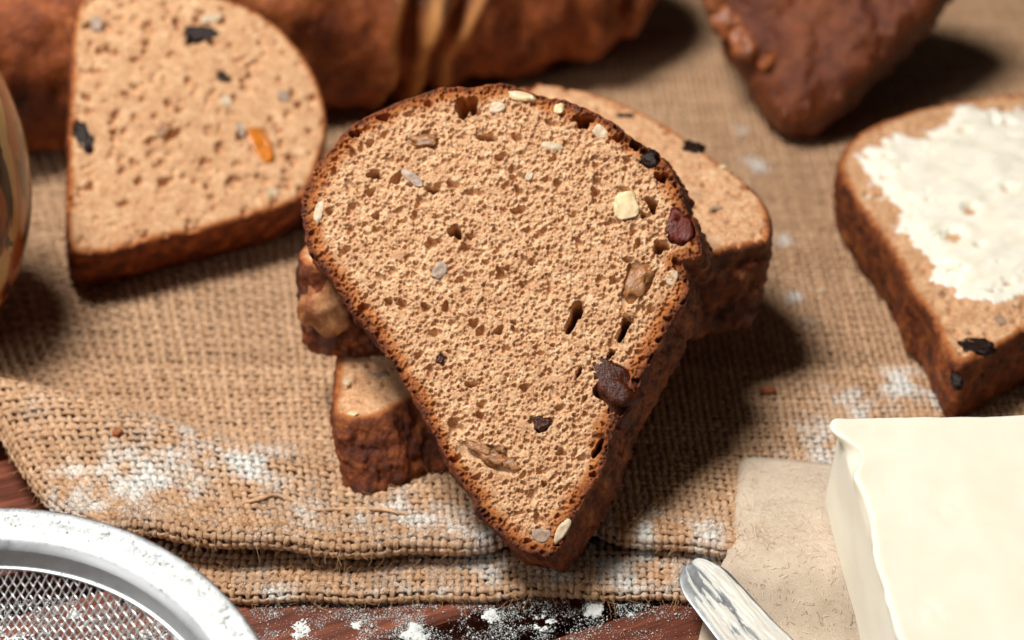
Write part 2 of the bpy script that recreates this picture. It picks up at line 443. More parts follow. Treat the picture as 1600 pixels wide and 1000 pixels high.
def pulled_thread(a0, a1, s0, lift, sd, rad):
    n = 60; a = np.linspace(a0, a1, n); st = s0 + 0.22 * np.sin(a * 1.9 + sd) + 0.1 * vnoise(xy0(a * 1.5, a * 0), sd)
    P = surf_top(a, st); N = frame_normal(surf_top, a, st)
    Cn = P + N * (lift + 0.05 * np.sin(a * 3.1 + sd))[:, None] * 1.0
    T = np.gradient(Cn, axis=0); T /= np.linalg.norm(T, axis=1, keepdims=True); B = np.cross(T, N); B /= np.linalg.norm(B, axis=1, keepdims=True)
    th = np.arange(7) / 7 * 2 * math.pi; rr = rad * (1 + 0.35 * vnoise(xy0(a * 4, a * 0 + 2), sd)) * np.minimum(1, np.minimum(a - a0, a1 - a) * 3 + 0.15)
    R = Cn[:, None] + B[:, None] * (rr[:, None] * np.cos(th))[..., None] * 1.5 + N[:, None] * (rr[:, None] * np.sin(th))[..., None]
    L = np.linspace(0, a1 - a0, n); tw = th[None] + L[:, None] * 4
    me = mesh_from('pulled_thread', R.reshape(-1, 3), grid_quads(n, 7, True))
    attr(me, 'tuv', np.stack([np.cos(tw) * 2.8 + sd * 9, np.sin(tw) * 2.8, np.broadcast_to(L[:, None] * 0.6, tw.shape)], -1).reshape(-1, 3)); attr(me, 'tone', np.zeros(n * 7)); attr(me, 'flour', np.zeros(n * 7))
    obj('pulled_thread', me, M['burlap'], burlap)
pulled_thread(4.2, 7.3, 1.35, 0.10, 3, 0.05); pulled_thread(6.9, 9.6, 1.25, 0.10, 5, 0.045)

# ------------------------------------------------------------------ bread slices
def smooth_closed(pts, n=420):
    P = np.array(pts, float); m = len(P)
    out = []
    seg = np.linalg.norm(np.roll(P, -1, 0) - P, axis=1); tot = seg.sum()
    for k in range(m):
        p0, p1, p2, p3 = P[(k - 1) % m], P[k], P[(k + 1) % m], P[(k + 2) % m]
        cnt = max(2, int(round(n * seg[k] / tot)))
        d1, d2 = max(np.linalg.norm(p2 - p0), 1e-6), max(np.linalg.norm(p3 - p1), 1e-6)
        m1 = (p2 - p0) / d1 * seg[k]; m2 = (p3 - p1) / d2 * seg[k]
        for t in np.arange(cnt) / cnt:
            h = t * t * (3 - 2 * t)
            out.append(p1 * (1 - h) + p2 * h + m1 * t * (1 - t) ** 2 - m2 * t * t * (1 - t))
    return np.array(out)
class SDF:
    def __init__(s, poly, step=0.06, pad=0.6):
        s.poly = poly; s.h = step
        s.lo = poly.min(0) - pad; hi = poly.max(0) + pad
        s.nx, s.ny = (np.ceil((hi - s.lo) / step).astype(int) + 1)
        X, Y = np.meshgrid(s.lo[0] + np.arange(s.nx) * step, s.lo[1] + np.arange(s.ny) * step)
        P = np.stack([X.ravel(), Y.ravel()], 1)
        A = poly; B = np.roll(poly, -1, 0); D = B - A; L2 = (D ** 2).sum(1) + 1e-12
        d = np.empty(len(P)); ins = np.empty(len(P), bool)
        for i in range(0, len(P), 4000):
            p = P[i:i + 4000][:, None, :]
            w = p - A[None]; t = np.clip((w * D[None]).sum(2) / L2, 0, 1)
            q = w - D[None] * t[..., None]; d[i:i + 4000] = np.sqrt((q ** 2).sum(2).min(1))
            c = ((A[None, :, 1] > p[..., 1]) != (B[None, :, 1] > p[..., 1]))
            with np.errstate(divide='ignore', invalid='ignore'):
                xi = A[None, :, 0] + (p[..., 1] - A[None, :, 1]) / (D[None, :, 1] + 1e-15) * D[None, :, 0]
            ins[i:i + 4000] = ((c & (p[..., 0] < xi)).sum(1) % 2) == 1
        s.g = np.where(ins, -d, d).reshape(s.ny, s.nx)
    def __call__(s, P):
        u = (P - s.lo) / s.h
        i = np.clip(np.floor(u).astype(int), 0, [s.nx - 2, s.ny - 2]); f = np.clip(u - i, 0, 1)
        g = s.g; x, y = i[:, 0], i[:, 1]
        return (g[y, x] * (1 - f[:, 0]) * (1 - f[:, 1]) + g[y, x + 1] * f[:, 0] * (1 - f[:, 1]) + g[y + 1, x] * (1 - f[:, 0]) * f[:, 1] + g[y + 1, x + 1] * f[:, 0] * f[:, 1])
    def grad(s, P, e=0.05):
        dx = s(P + V(e, 0)) - s(P - V(e, 0)); dy = s(P + V(0, e)) - s(P - V(0, e))
        g = np.stack([dx, dy], 1); return g / (np.linalg.norm(g, axis=1, keepdims=True) + 1e-9)

def make_slice(name, outline, frame, t, h, pores, seed, crust_w=0.45, rnd=0.10, taper=0.0, side_amp=0.05, small=0, small_r=(0.025, 0.07),
               relief=0.04, side_flour=0.0, ragged=0.03, side_step=0.045, shear=(0, 0)):
    """outline: 2D points in the face plane; frame: (origin, ex, ey, n) ; returns mesh, height sampler"""
    O, ex, ey, nn = frame
    rg = np.random.default_rng(seed)
    poly = smooth_closed(outline, 700 if h < 0.03 else 320)
    nr = np.roll(poly, -1, 0) - np.roll(poly, 1, 0); nr = np.stack([nr[:, 1], -nr[:, 0]], 1); nr /= np.linalg.norm(nr, axis=1, keepdims=True) + 1e-9
    poly = poly + nr * (ragged * fbm(xy0(poly[:, 0] * 2.6, poly[:, 1] * 2.6, seed), 4, seed) + ragged * 0.5 * fbm(xy0(poly[:, 0] * 9, poly[:, 1] * 9, seed), 2, seed + 9))[:, None]
    sd = SDF(poly, 0.06 if h < 0.03 else 0.11)
    lo = poly.min(0) - h * 2; hi = poly.max(0) + h * 2
    nx, ny = (np.ceil((hi - lo) / h).astype(int) + 1)
    X, Y = np.meshgrid(lo[0] + np.arange(nx) * h, lo[1] + np.arange(ny) * h)
    P = np.stack([X.ravel(), Y.ravel()], 1)
    D = sd(P)
    H = np.zeros((ny, nx))
    # pores
    plist = list(pores)
    area_ = max(1e-6, (D < 0).sum() * h * h)
    def rp():
        while True:
            p = lo + rg.random(2) * (hi - lo)
            if sd(p[None])[0] < -0.05: return p
    for k in range(int(small * area_)):
        r = small_r[0] + (small_r[1] - small_r[0]) * rg.random() ** 2.4
        p = lo + rg.random(2) * (hi - lo)
        plist.append((p[0], p[1], r * rg.uniform(0.9, 1.7), r, rg.uniform(0, math.pi), r * rg.uniform(0.7, 2.4)))
    for k in range(int(small * 0.026 * area_)):
        r = 0.05 + 0.08 * rg.random() ** 2
        p = lo + rg.random(2) * (hi - lo)
        plist.append((p[0], p[1], r * rg.uniform(1, 2.0), r, rg.uniform(0, math.pi), r * rg.uniform(1.2, 2.8)))
    for (cx, cy, rx, ry, an, dep) in plist:
        R = max(rx, ry) * 1.25
        i0, i1 = max(0, int((cx - R - lo[0]) / h)), min(nx, int((cx + R - lo[0]) / h) + 2)
        j0, j1 = max(0, int((cy - R - lo[1]) / h)), min(ny, int((cy + R - lo[1]) / h) + 2)
        if i1 <= i0 or j1 <= j0: continue
        dx = X[j0:j1, i0:i1] - cx; dy = Y[j0:j1, i0:i1] - cy
        ca, sa = math.cos(an), math.sin(an)
        ang = np.arctan2(dy, dx)
        wob = 1 + (0.18 * np.sin(ang * 3 + cx * 50) + 0.1 * np.sin(ang * 5 + cy * 70) if R > 0.05 else 0)
        q = (((dx * ca + dy * sa) / rx) ** 2 + ((-dx * sa + dy * ca) / ry) ** 2) / wob ** 2
        z = -dep * np.clip(1 - q, 0, 1) ** (0.5 if R > 0.12 else 0.38)
        sub = H[j0:j1, i0:i1]; np.minimum(sub, z, out=sub)
    Hf = H.ravel() + relief * fbm(xy0(P[:, 0] * 1.1, P[:, 1] * 1.1, seed), 3, seed + 1)
    if small: Hf = Hf + 0.014 * fbm(xy0(P[:, 0] * 18, P[:, 1] * 18, seed), 3, seed + 2, 0.65)
    e = np.clip(rnd + D, 0, rnd)
    Hf = Hf - (rnd - np.sqrt(np.maximum(rnd ** 2 - e ** 2, 0)))
    # cells
    ins = (D < -0.35 * h).reshape(ny, nx)
    cell = ins[:-1, :-1] & ins[1:, :-1] & ins[:-1, 1:] & ins[1:, 1:]
    jj, ii = np.nonzero(cell)
    b = jj * nx + ii
    quads = np.stack([b, b + 1, b + nx + 1, b + nx], 1)
    # boundary: directed edges used once
    E = np.concatenate([quads[:, [0, 1]], quads[:, [1, 2]], quads[:, [2, 3]], quads[:, [3, 0]]])
    key = E[:, 0].astype(np.int64) * (nx * ny) + E[:, 1]; rev = E[:, 1].astype(np.int64) * (nx * ny) + E[:, 0]
    bd = E[~np.isin(key, rev)]
    nxt = {}
    for a, c in bd.tolist(): nxt.setdefault(a, []).append(c)
    best = []
    while nxt:
        a = next(iter(nxt)); loop = [a]
        while a in nxt:
            c = nxt[a].pop()
            if not nxt[a]: del nxt[a]
            if c == loop[0]: break
            loop.append(c); a = c
        if len(loop) > len(best): best = loop
    loop = np.array(best)
    Q = P.copy()
    bl = np.unique(bd)
    for _ in range(2): Q[bl] -= sd.grad(Q[bl]) * sd(Q[bl])[:, None]
    # light smoothing of the loop so that its steps disappear
    L = Q[loop]
    for _ in range(3): L = (np.roll(L, 1, 0) + 2 * L + np.roll(L, -1, 0)) / 4
    L -= sd.grad(L) * sd(L)[:, None] * 0.9
    Q[loop] = L
    Hf[bl] = -rnd * 0.9
    used = np.unique(quads); remap = np.full(len(P), -1); remap[used] = np.arange(len(used))
    fv = Q[used]; fh = Hf[used]; quads = remap[quads]; loop = remap[loop]
    W = lambda uv, z: O + uv[:, :1] * ex + uv[:, 1:] * ey + z[:, None] * nn
    verts = [W(fv, fh)]
    dist = -sd(fv)
    crust = np.clip(1 - dist / (crust_w * (1 + 0.5 * fbm(xy0(fv[:, 0] * 0.7, fv[:, 1] * 0.7), 3, seed + 3))), 0, 1) ** 1.3
    # sides
    m = len(loop); base = len(fv)
    G = sd.grad(L, 0.12)
    for _ in range(6): G = (np.roll(G, 1, 0) + G + np.roll(G, -1, 0)) / 3
    G /= np.linalg.norm(G, axis=1, keepdims=True)
    rings = max(4, int(t / side_step)); qs = []; cr = [crust]; fl = [np.zeros(len(fv))]
    prev = loop
    for k in range(1, rings + 1):
        f = k / rings; z = -rnd * 0.9 - f * (t - rnd * 0.9)
        pos = W(L, np.full(m, z))
        disp = side_amp * (fbm(pos * 1.2, 4, seed + 5) * 1.2 + 0.75 * fbm(pos * 5.0, 4, seed + 6)) * min(1, f * 6) + 0.06 * math.sin(math.pi * f) - taper * f
        if f > 0.93: disp = disp - 0.10 * ((f - 0.93) / 0.07) ** 2
        uv = L + G * disp[:, None] + np.array(shear) * f
        pw = W(uv, np.full(m, z))
        verts.append(pw); cr.append(np.ones(m))
        fl.append(np.clip(side_flour * (0.3 + 2.2 * fbm(pw * 2.0, 4, seed + 8)), 0, 0.8))
        cur = base + np.arange(m)
        qs.append(np.stack([prev, cur, np.roll(cur, -1), np.roll(prev, -1)], 1)); prev = cur; base += m
    # back
    cen = W(L.mean(0)[None] + np.array(shear), np.array([-t])); verts.append(cen); cr.append(np.array([0.2])); fl.append(np.zeros(1))
    tri = np.stack([prev, np.full(m, base), np.roll(prev, -1)], 1)
    me = mesh_from(name, np.concatenate(verts), np.concatenate([quads] + qs), tri)
    attr(me, 'crust', np.concatenate(cr)); attr(me, 'flour', np.concatenate(fl))
    return me, sd

def ico(sub=3):
    import bmesh
    bm = bmesh.new(); bmesh.ops.create_icosphere(bm, subdivisions=sub, radius=1)
    v = np.array([x.co[:] for x in bm.verts]); f = np.array([[w.index for w in x.verts] for x in bm.faces]); bm.free()
    return v, f
ICO3, ICO2, ICO1 = ico(3), ico(2), ico(1)
def lump(name, center, axes, radii, mat, parent=None, seed=0, amp=0.2, freq=1.6, base=ICO3, power=1.0, cap=None, **kw):
    v, f = base
    w = np.sign(v) * np.abs(v) ** power
    w = w * (1 + amp * fbm(v * freq + seed * 5.3, 3, seed))[:, None]
    A = np.stack(axes, 0)
    w = w * np.array(radii)
    if cap is not None: w[:, 2] = np.minimum(w[:, 2], cap + 0.035 * fbm(v * 3.1 + seed, 3, seed + 1))
    P = center + w @ A
    return obj(name, mesh_from(name, P, None, f), mat, parent, **kw)
def inplane(frame, an):
    O, ex, ey, n = frame
    return [ex * math.cos(an) + ey * math.sin(an), -ex * math.sin(an) + ey * math.cos(an), n]
def lean_frame(P, lean, yaw):
    """face plane through P leaning back; yaw > 0 turns the face to the left of the picture"""
    l, w = math.radians(lean), math.radians(yaw)
    n = V(-math.sin(w) * math.cos(l), -math.cos(w) * math.cos(l), math.sin(l))
    ex = V(math.cos(w), -math.sin(w), 0); ey = np.cross(n, ex)
    return (np.array(P, float), ex, ey, n)
def uvp(frame, px, py):
    O, ex, ey, n = frame
    q = on_plane(px, py, O, n) - O
    return (q @ ex, q @ ey)
def pore_px(frame, lst):
    out = []
    for (x, y, rx, ry, deg, dep) in lst:
        u, v = uvp(frame, x, y); s = np.dot(on_plane(x, y, frame[0], frame[3]) - CAM, FWD) / FPX
        out.append((u, v, rx * s, ry * s, math.radians(deg), dep * s * (2.6 if dep > 15 else 1.3)))
    return out
def bits(frame, parent, lst, seed=0):
    """kind, px, py, half length px, half width px, angle deg, how far its middle lies above the face (cm), half height (cm)"""
    mats = dict(seed=('seed', 'seed'), grey=('seed', 'seed_grey'), nut=('nut_piece', 'nut'), raisin=('raisin', 'raisin_black'), brown=('raisin', 'raisin_brown'),
                red=('raisin', 'raisin_red'), date=('date_piece', 'date'), apricot=('apricot_piece', 'apricot'))
    for k, (kind, x, y, a, b, deg, up, hh) in enumerate(lst):
        u, v = uvp(frame, x, y); O, ex, ey, n = frame
        c = O + ex * u + ey * v + n * up
        sc = np.dot(c - CAM, FWD) / FPX
        nm, mt = mats[kind]
        wr = kind in ('raisin', 'brown', 'red', 'date')
        lump(nm, c, inplane(frame, math.radians(deg)), (a * sc, b * sc, hh), M[mt], parent, seed + k, 0.85 if wr else (0.6 if kind == 'nut' else 0.35), 2.2 if wr else 1.3,
             power=0.75 if kind == 'nut' else 0.9, cap=(0.05 if kind == 'nut' else 0.022) - up)

# --- the leaning slice in front
F1 = lean_frame((1.10, -0.85, 1.98), 50, 4)
o1 = [(787, 131), (830, 143), (880, 155), (930, 176), (970, 200), (1000, 222), (1035, 248), (1058, 282), (1074, 330), (1090, 370), (1094, 396), (1070, 408), (1072, 430), (1078, 455),
      (1050, 502), (1027, 548), (1002, 592), (986, 626), (968, 655), (956, 680), (939, 736), (908, 789), (886, 828), (864, 866), (842, 868), (815, 862),
      (770, 822), (746, 793), (701, 721), (665, 660), (633, 602), (588, 531), (543, 480), (516, 432), (485, 396), (472, 352), (470, 318), (480, 283), (500, 249),
      (522, 224), (542, 201), (570, 181), (612, 164), (650, 148), (685, 139), (725, 135)]
po1 = [(727, 165, 20, 15, 40, 26), (743, 173, 8, 8, 0, 16), (763, 213, 17, 7, -8, 16), (912, 188, 15, 12, 10, 24), (900, 490, 29, 9, 70, 40), (977, 508, 24, 7, 72, 34), (676, 296, 12, 6, 0, 16),
       (711, 361, 11, 10, 0, 22), (673, 380, 10, 9, 0, 14), (585, 272, 11, 8, 0, 16), (600, 183, 11, 6, 15, 14), (556, 208, 11, 6, 20, 16), (551, 238, 6, 9, 20, 14), (563, 231, 5, 7, 0, 12), (577, 224, 6, 9, -30, 12),
       (741, 301, 16, 7, 0, 10), (669, 161, 8, 6, 0, 12), (930, 300, 7, 9, 20, 14), (1019, 318, 8, 14, 25, 20), (1006, 336, 6, 6, 0, 16), (994, 226, 11, 9, 0, 18), (1034, 276, 11, 9, 0, 20), (735, 600, 11, 5, 5, 14),
       (712, 666, 16, 10, -35, 14), (641, 288, 6, 4, 0, 10), (640, 178, 9, 5, 0, 8), (514, 330, 6, 6, 0, 12), (522, 268, 6, 8, 0, 10), (855, 280, 8, 6, 0, 8), (905, 580, 10, 4, 70, 16), (955, 552, 10, 5, 60, 18),
       (935, 700, 18, 5, 65, 18), (832, 775, 8, 14, 0, 10), (870, 850, 5, 4, 0, 8), (850, 756, 5, 5, 0, 10), (1032, 385, 14, 11, 30, 22), (740, 505, 8, 9, -30, 14), (790, 545, 8, 7, 0, 10), (665, 480, 9, 6, -50, 12),
       (905, 380, 7, 11, 20, 12), (860, 450, 5, 22, -5, 8), (630, 345, 8, 6, 0, 9), (825, 360, 9, 7, 0, 8), (760, 410, 7, 6, 0, 8), (610, 250, 8, 7, 0, 8), (690, 560, 9, 8, 0, 9), (980, 250, 7, 8, 0, 10), (800, 215, 16, 7, -30, 8), (665, 218, 26, 14, 5, 10),
       (995, 440, 22, 36, -20, 14), (962, 608, 28, 44, 25, 18), (770, 715, 50, 20, -22, 10), (847, 662, 16, 13, 0, 14), (1062, 355, 20, 28, 10, 12), (1016, 246, 16, 16, 0, 14)]
m1, sd1 = make_slice('bread_slice', [uvp(F1, *p) for p in o1], F1, 2.1, 0.0212, pore_px(F1, po1), 11, crust_w=0.72, rnd=0.07, taper=-0.04, side_amp=0.15, small=290, small_r=(0.018, 0.066), ragged=0.08, shear=(0.45, -0.1), side_step=0.065)
s1 = obj('bread_slice', m1, M['bread'], label='large bread slice standing tip down in front, leaning on the two stacked slices', cat='bread slice')
bits(F1, s1, [('grey', 645, 278, 22, 8, -38, 0.0, 0.10), ('grey', 686, 423, 16, 10, 55, -0.02, 0.09), ('seed', 498, 331, 19, 7, 82, -0.01, 0.08), ('seed', 938, 206, 14, 9, -40, -0.02, 0.09),
              ('seed', 863, 228, 17, 8, -8, -0.04, 0.07), ('seed', 777, 168, 13, 9, 10, -0.03, 0.08), ('nut', 978, 321, 23, 21, 20, -0.02, 0.20), ('seed', 1050, 434, 14, 10, 65, -0.02, 0.1),
              ('seed', 827, 275, 8, 6, 70, -0.01, 0.07), ('grey', 846, 836, 15, 11, 10, -0.02, 0.1), ('seed', 878, 830, 22, 8, 62, -0.03, 0.08), ('nut', 815, 151, 22, 7, -8, -0.02, 0.12), ('nut', 874, 170, 9, 8, 0, -0.03, 0.1),
              ('raisin', 1016, 247, 13, 13, 20, -0.10, 0.16), ('red', 1061, 354, 18, 25, 5, -0.06, 0.22), ('date', 996, 440, 17, 32, -22, -0.12, 0.20), ('brown', 962, 608, 31, 47, 22, -0.20, 0.28),
              ('brown', 846, 663, 13, 10, 30, -0.08, 0.16), ('date', 748, 700, 19, 9, -30, -0.06, 0.12), ('date', 772, 716, 20, 10, -15, -0.05, 0.12), ('date', 798, 724, 15, 8, -25, -0.07, 0.12), ('date', 783, 702, 8, 5, 10, -0.04, 0.08), ('date', 664, 219, 20, 10, 5, -0.08, 0.14), ('brown', 688, 562, 7, 7, 0, -0.02, 0.08), ('date', 980, 490, 9, 14, 70, -0.2, 0.2)], 100)

# --- the stack behind it
def flat_frame(z): return (V(0, 0, z), V(1, 0, 0), V(0, 1, 0), V(0, 0, 1))
ZU, ZL = 6.15, 3.05
F2 = flat_frame(ZU)
P2 = lambda x, y: uvp(F2, x, y)
o2 = [(-6.0, 7.6), (-6.2, 8.5), (-5.0, 10.2), (-3.6, 13.2), (-1.6, 16.6), P2(830, 130), P2(880, 134), P2(930, 145), P2(1000, 171), P2(1060, 205), P2(1110, 240), P2(1150, 269), P2(1185, 300), P2(1204, 333),
      P2(1207, 356), P2(1196, 376), P2(1150, 386), P2(1090, 402), (3.4, 7.75), (0.5, 7.4), (-2.5, 7.35), (-4.8, 7.2)]
po2 = [(1205 - 20, 300, 8, 6, 0, 12), (1100, 262, 8, 6, 0, 10), (1165, 293, 8, 6, 0, 10), (1025, 205, 8, 5, 0, 8), (978, 181, 12, 5, 0, 8)]
m2, _ = make_slice('bread_slice', o2, F2, 3.1, 0.058, pore_px(F2, po2), 21, crust_w=0.4, rnd=0.16, taper=0.25, shear=(-0.15, -0.25), side_amp=0.2, small=13, small_r=(0.035, 0.15), side_flour=0.04, side_step=0.08)
s2 = obj('bread_slice', m2, M['bread_glossy'], label='bread slice lying flat on top of the stack of two, behind the leaning slice', cat='bread slice')
bits(F2, s2, [('raisin', 1082, 229, 17, 16, -20, -0.05, 0.26), ('raisin', 978, 181, 12, 6, 0, -0.02, 0.1), ('grey', 1120, 325, 10, 5, 20, 0, 0.06), ('grey', 1090, 305, 8, 5, -30, 0, 0.06), ('nut', 1128, 262, 6, 5, 0, 0.0, 0.1)], 200)
def crust_mat():
    n = NT('pale_crust'); c = n.coord(100.0)
    n.set(color=n.ramp(n.noise(c, 0.9, 6, 0.65), (0.36, srgb(92, 42, 18)), (0.5, srgb(158, 94, 48)), (0.64, srgb(206, 152, 100))), rough=0.5, normal=n.bump(n.noise(c, 5, 7, 0.74), 0.9, 0.12))
    return n.m
M['pale_crust'] = crust_mat()
lump('crust_knob', V(-5.35, 7.35, 4.75), [V(0.97, -0.25, 0), V(0.25, 0.97, 0), V(0, 0, 1)], (0.85, 0.55, 0.85), M['pale_crust'], s2, 79, 0.75, 2.3, label='pale rounded knob of crust at its narrow end')
F3 = flat_frame(ZL)
P3 = lambda x, y: uvp(F3, x, y)
o3 = [P3(527, 545), P3(521, 600), P3(520, 640), P3(540, 655), P3(566, 656), P3(610, 642), P3(655, 622), (-0.8, 5.0), (1.2, 5.9), (2.6, 7.6), (3.4, 9.6), (3.6, 11.5), (2.5, 14), (0.0, 15), (-2.2, 13.5), (-4.2, 11), (-4.9, 8.5)]
m3, _ = make_slice('bread_slice', o3, F3, 2.0, 0.052, pore_px(F3, [(560, 590, 6, 5, 0, 8), (600, 600, 5, 5, 0, 8)]), 31, crust_w=0.4, rnd=0.12, taper=0.0, shear=(0.35, -1.05), side_amp=0.18, small=9, small_r=(0.05, 0.11), side_step=0.06, ragged=0.06)
s3 = obj('bread_slice', m3, M['bread_glossy'], label='bottom bread slice of the stack of two, glossy crust toward the burlap fold', cat='bread slice')
bits(F3, s3, [('seed', 541, 597, 7, 9, 20, 0, 0.1), ('grey', 592, 585, 15, 5, 0, 0, 0.06), ('nut', 552, 648, 9, 5, -20, 0.0, 0.12)], 300)

# --- the slice leaning on the long loaf
F4 = lean_frame((-11.6, 14.6, 3.7), 58, -24)
o4 = [(112, 60), (118, 20), (135, -8), (180, -22), (250, -26), (320, -14), (370, 2), (410, 22), (445, 50), (475, 85), (495, 122), (507, 160), (511, 205), (503, 240), (486, 285), (465, 312),
      (400, 336), (330, 356), (260, 372), (200, 388), (150, 398), (112, 392), (104, 340), (106, 250), (108, 150)]
po4 = [(172, 78, 5, 14, 25, 14), (115, 100, 5, 22, 0, 10), (295, 130, 6, 9, 0, 10), (390, 118, 5, 8, 0, 10), (458, 145, 6, 8, 0, 10), (210, 260, 5, 5, 0, 8), (265, 280, 11, 5, 10, 8), (125, 295, 6, 5, 0, 8), (195, 318, 12, 6, -10, 8),
       (428, 316, 9, 6, 20, 10), (236, 218, 11, 6, 20, 10), (410, 225, 20, 34, 15, 10), (310, 52, 26, 16, 0, 8), (484, 240, 5, 5, 0, 8), (348, 120, 9, 12, 30, 6)]
m4, _ = make_slice('bread_slice', [uvp(F4, *p) for p in o4], F4, 2.8, 0.054, pore_px(F4, po4), 41, crust_w=0.32, rnd=0.12, taper=0.15, side_amp=0.08, small=13, small_r=(0.035, 0.16), side_step=0.07)
s4 = obj('bread_slice', m4, M['bread_far'], label='bread slice with an orange apricot piece, leaning on the long loaf', cat='bread slice')
bits(F4, s4, [('apricot', 408, 226, 15, 35, 8, -0.02, 0.12), ('raisin', 313, 53, 23, 13, 0, -0.02, 0.16), ('raisin', 131, 215, 12, 26, 5, -0.02, 0.22), ('raisin', 349, 119, 6, 10, 30, 0, 0.08), ('seed', 352, 158, 8, 11, 0, 0, 0.08), ('grey', 376, 202, 6, 14, 0, 0, 0.08),
              ('grey', 150, 38, 9, 15, -20, 0, 0.08), ('seed', 425, 300, 10, 6, 0, 0, 0.08), ('date', 255, 203, 20, 7, 35, -0.02, 0.08), ('grey', 443, 150, 10, 10, 0, 0, 0.06), ('seed', 330, 28, 18, 8, 0, 0, 0.06)], 400)

# --- the buttered slice
ZB = 3.45
F5 = flat_frame(ZB)
o5 = [(1308, 262), (1312, 245), (1330, 217), (1370, 191), (1430, 172), (1500, 156), (1560, 148), (1620, 146), (1690, 160), (1740, 210), (1750, 300), (1735, 390), (1700, 450), (1640, 496), (1580, 528), (1530, 556), (1500, 568), (1482, 555),
      (1462, 512), (1440, 472), (1418, 448), (1400, 408), (1380, 376), (1362, 352), (1335, 312)]
po5 = [(1540, 545, 24, 14, 10, 8), (1560, 560, 10, 6, 0, 12), (1520, 520, 7, 6, 0, 10), (1376, 306, 12, 8, 20, 10), (1440, 195, 12, 7, 0, 8)]
m5, _ = make_slice('bread_slice', [uvp(F5, *p) for p in o5], F5, 2.5, 0.06, pore_px(F5, po5), 51, crust_w=0.4, rnd=0.12, taper=0.25, side_amp=0.12, small=13, small_r=(0.035, 0.15), side_step=0.07, ragged=0.05)
s5 = obj('bread_slice', m5, M['bread_glossy'], label='bread slice spread with white butter, lying on the burlap', cat='bread slice')
bits(F5, s5, [('raisin', 1524, 541, 27, 17, 0, -0.05, 0.26), ('raisin', 1497, 580, 8, 18, 10, -0.35, 0.2), ('grey', 1563, 500, 8, 12, 20, 0, 0.08)], 500)
def spread():
    o = [(1345, 262), (1352, 240), (1385, 215), (1432, 205), (1470, 190), (1498, 160), (1530, 168), (1560, 172), (1610, 168), (1690, 185), (1720, 260), (1705, 370), (1660, 430), (1600, 452), (1560, 476), (1520, 466), (1490, 448), (1462, 430), (1440, 395), (1415, 372), (1395, 340), (1375, 310)]
    poly = smooth_closed([uvp(F5, *p) for p in o]); sd = SDF(poly)
    h = 0.055; lo = poly.min(0) - 0.4; hi = poly.max(0) + 0.4; nx, ny = (np.ceil((hi - lo) / h).astype(int) + 1)
    X, Y = np.meshgrid(lo[0] + np.arange(nx) * h, lo[1] + np.arange(ny) * h); P = np.stack([X.ravel(), Y.ravel()], 1)
    d = -sd(P); q = xy0(P[:, 0], P[:, 1])
    d2 = d - 0.05 + 0.85 * fbm(q * 1.3, 6, 61, 0.68)
    z = 0.16 * sstep(0, 0.9, d2) + 0.01 + 0.13 * fbm(q * 0.8, 2, 62) * sstep(0, 0.6, d2) + 0.10 * fbm(np.stack([q[:, 0] * 0.9 + q[:, 1] * 0.5, q[:, 1] * 2.6 - q[:, 0] * 1.4, q[:, 2]], 1), 3, 63, 0.4) * sstep(0, 0.5, d2)
    for (x, y, rx, ry) in [(1377, 306, .28, .2), (1385, 252, .16, .14), (1515, 332, .26, .3), (1572, 300, .16, .2), (1440, 215, .3, .2), (1490, 372, .35, .4), (1530, 390, .14, .16), (1505, 212, .2, .12), (1400, 330, .2, .16)]:
        u, v = uvp(F5, x, y); z -= 0.5 * np.exp(-(((P[:, 0] - u) / rx) ** 2 + ((P[:, 1] - v) / ry) ** 2) * 1.4) * (1 + 0.7 * fbm(q * 4, 3, 64))
    z -= 0.42 * sstep(0.30, 0.55, fbm(q * 1.9, 5, 66, 0.62)) * sstep(2.6, 0.6, d)
    z = np.where(d2 < 0, -0.15 + 0.3 * d2, z)
    z = np.maximum(z, -0.25)
    g = grid_quads(ny, nx); g = g[(z[g] > -0.24).any(1)]
    used = np.unique(g); rm = np.full(len(P), -1); rm[used] = np.arange(len(used))
    me = mesh_from('butter_spread', np.stack([P[used, 0], P[used, 1], ZB + z[used] + 0.03], 1), rm[g])
    obj('butter_spread', me, M['spread'], s5, label='thick uneven layer of white butter')
spread()

# ------------------------------------------------------------------ loaves
def loaf_mat(name, dark, gloss):
    n = NT(name); c = n.coord(100.0)
    x = n.noise(c, 0.45, 7, 0.66)
    base = n.ramp(x, (0.28, srgb(62, 24, 12)), (0.42, srgb(122, 56, 22)), (0.56, srgb(160, 84, 38)), (0.72, srgb(188, 112, 58)))
    base = n.mix(n.ramp(n.noise(c, 3.5, 6, 0.75), (0.5, 0.0), (0.66, 0.75)), base, srgb(74, 30, 13))
    base = n.mix(n.ramp(n.noise(c, 6.0, 4, 0.7), (0.6, 0.0), (0.7, 0.5)), base, srgb(206, 138, 80))
    base = n.mix(n.attr('dark'), base, srgb(36, 16, 14)); base = n.mix(n.attr('pale'), base, srgb(214, 150, 84))
    if dark < 1: base = n.mix(1 - dark, base, srgb(62, 24, 8))
    b = n.bump(n.noise(c, 3.2, 7, 0.72), 0.8, 0.14)
    n.set(color=base, rough=n.ramp(n.noise(c, 1.5, 4), (0.3, gloss), (0.7, gloss + 0.25)), normal=b, spec=0.4)
    return n.m
M['loaf'] = loaf_mat('loaf_crust', 1.0, 0.33); M['loaf_dark'] = loaf_mat('loaf_dark_crust', 0.5, 0.2)
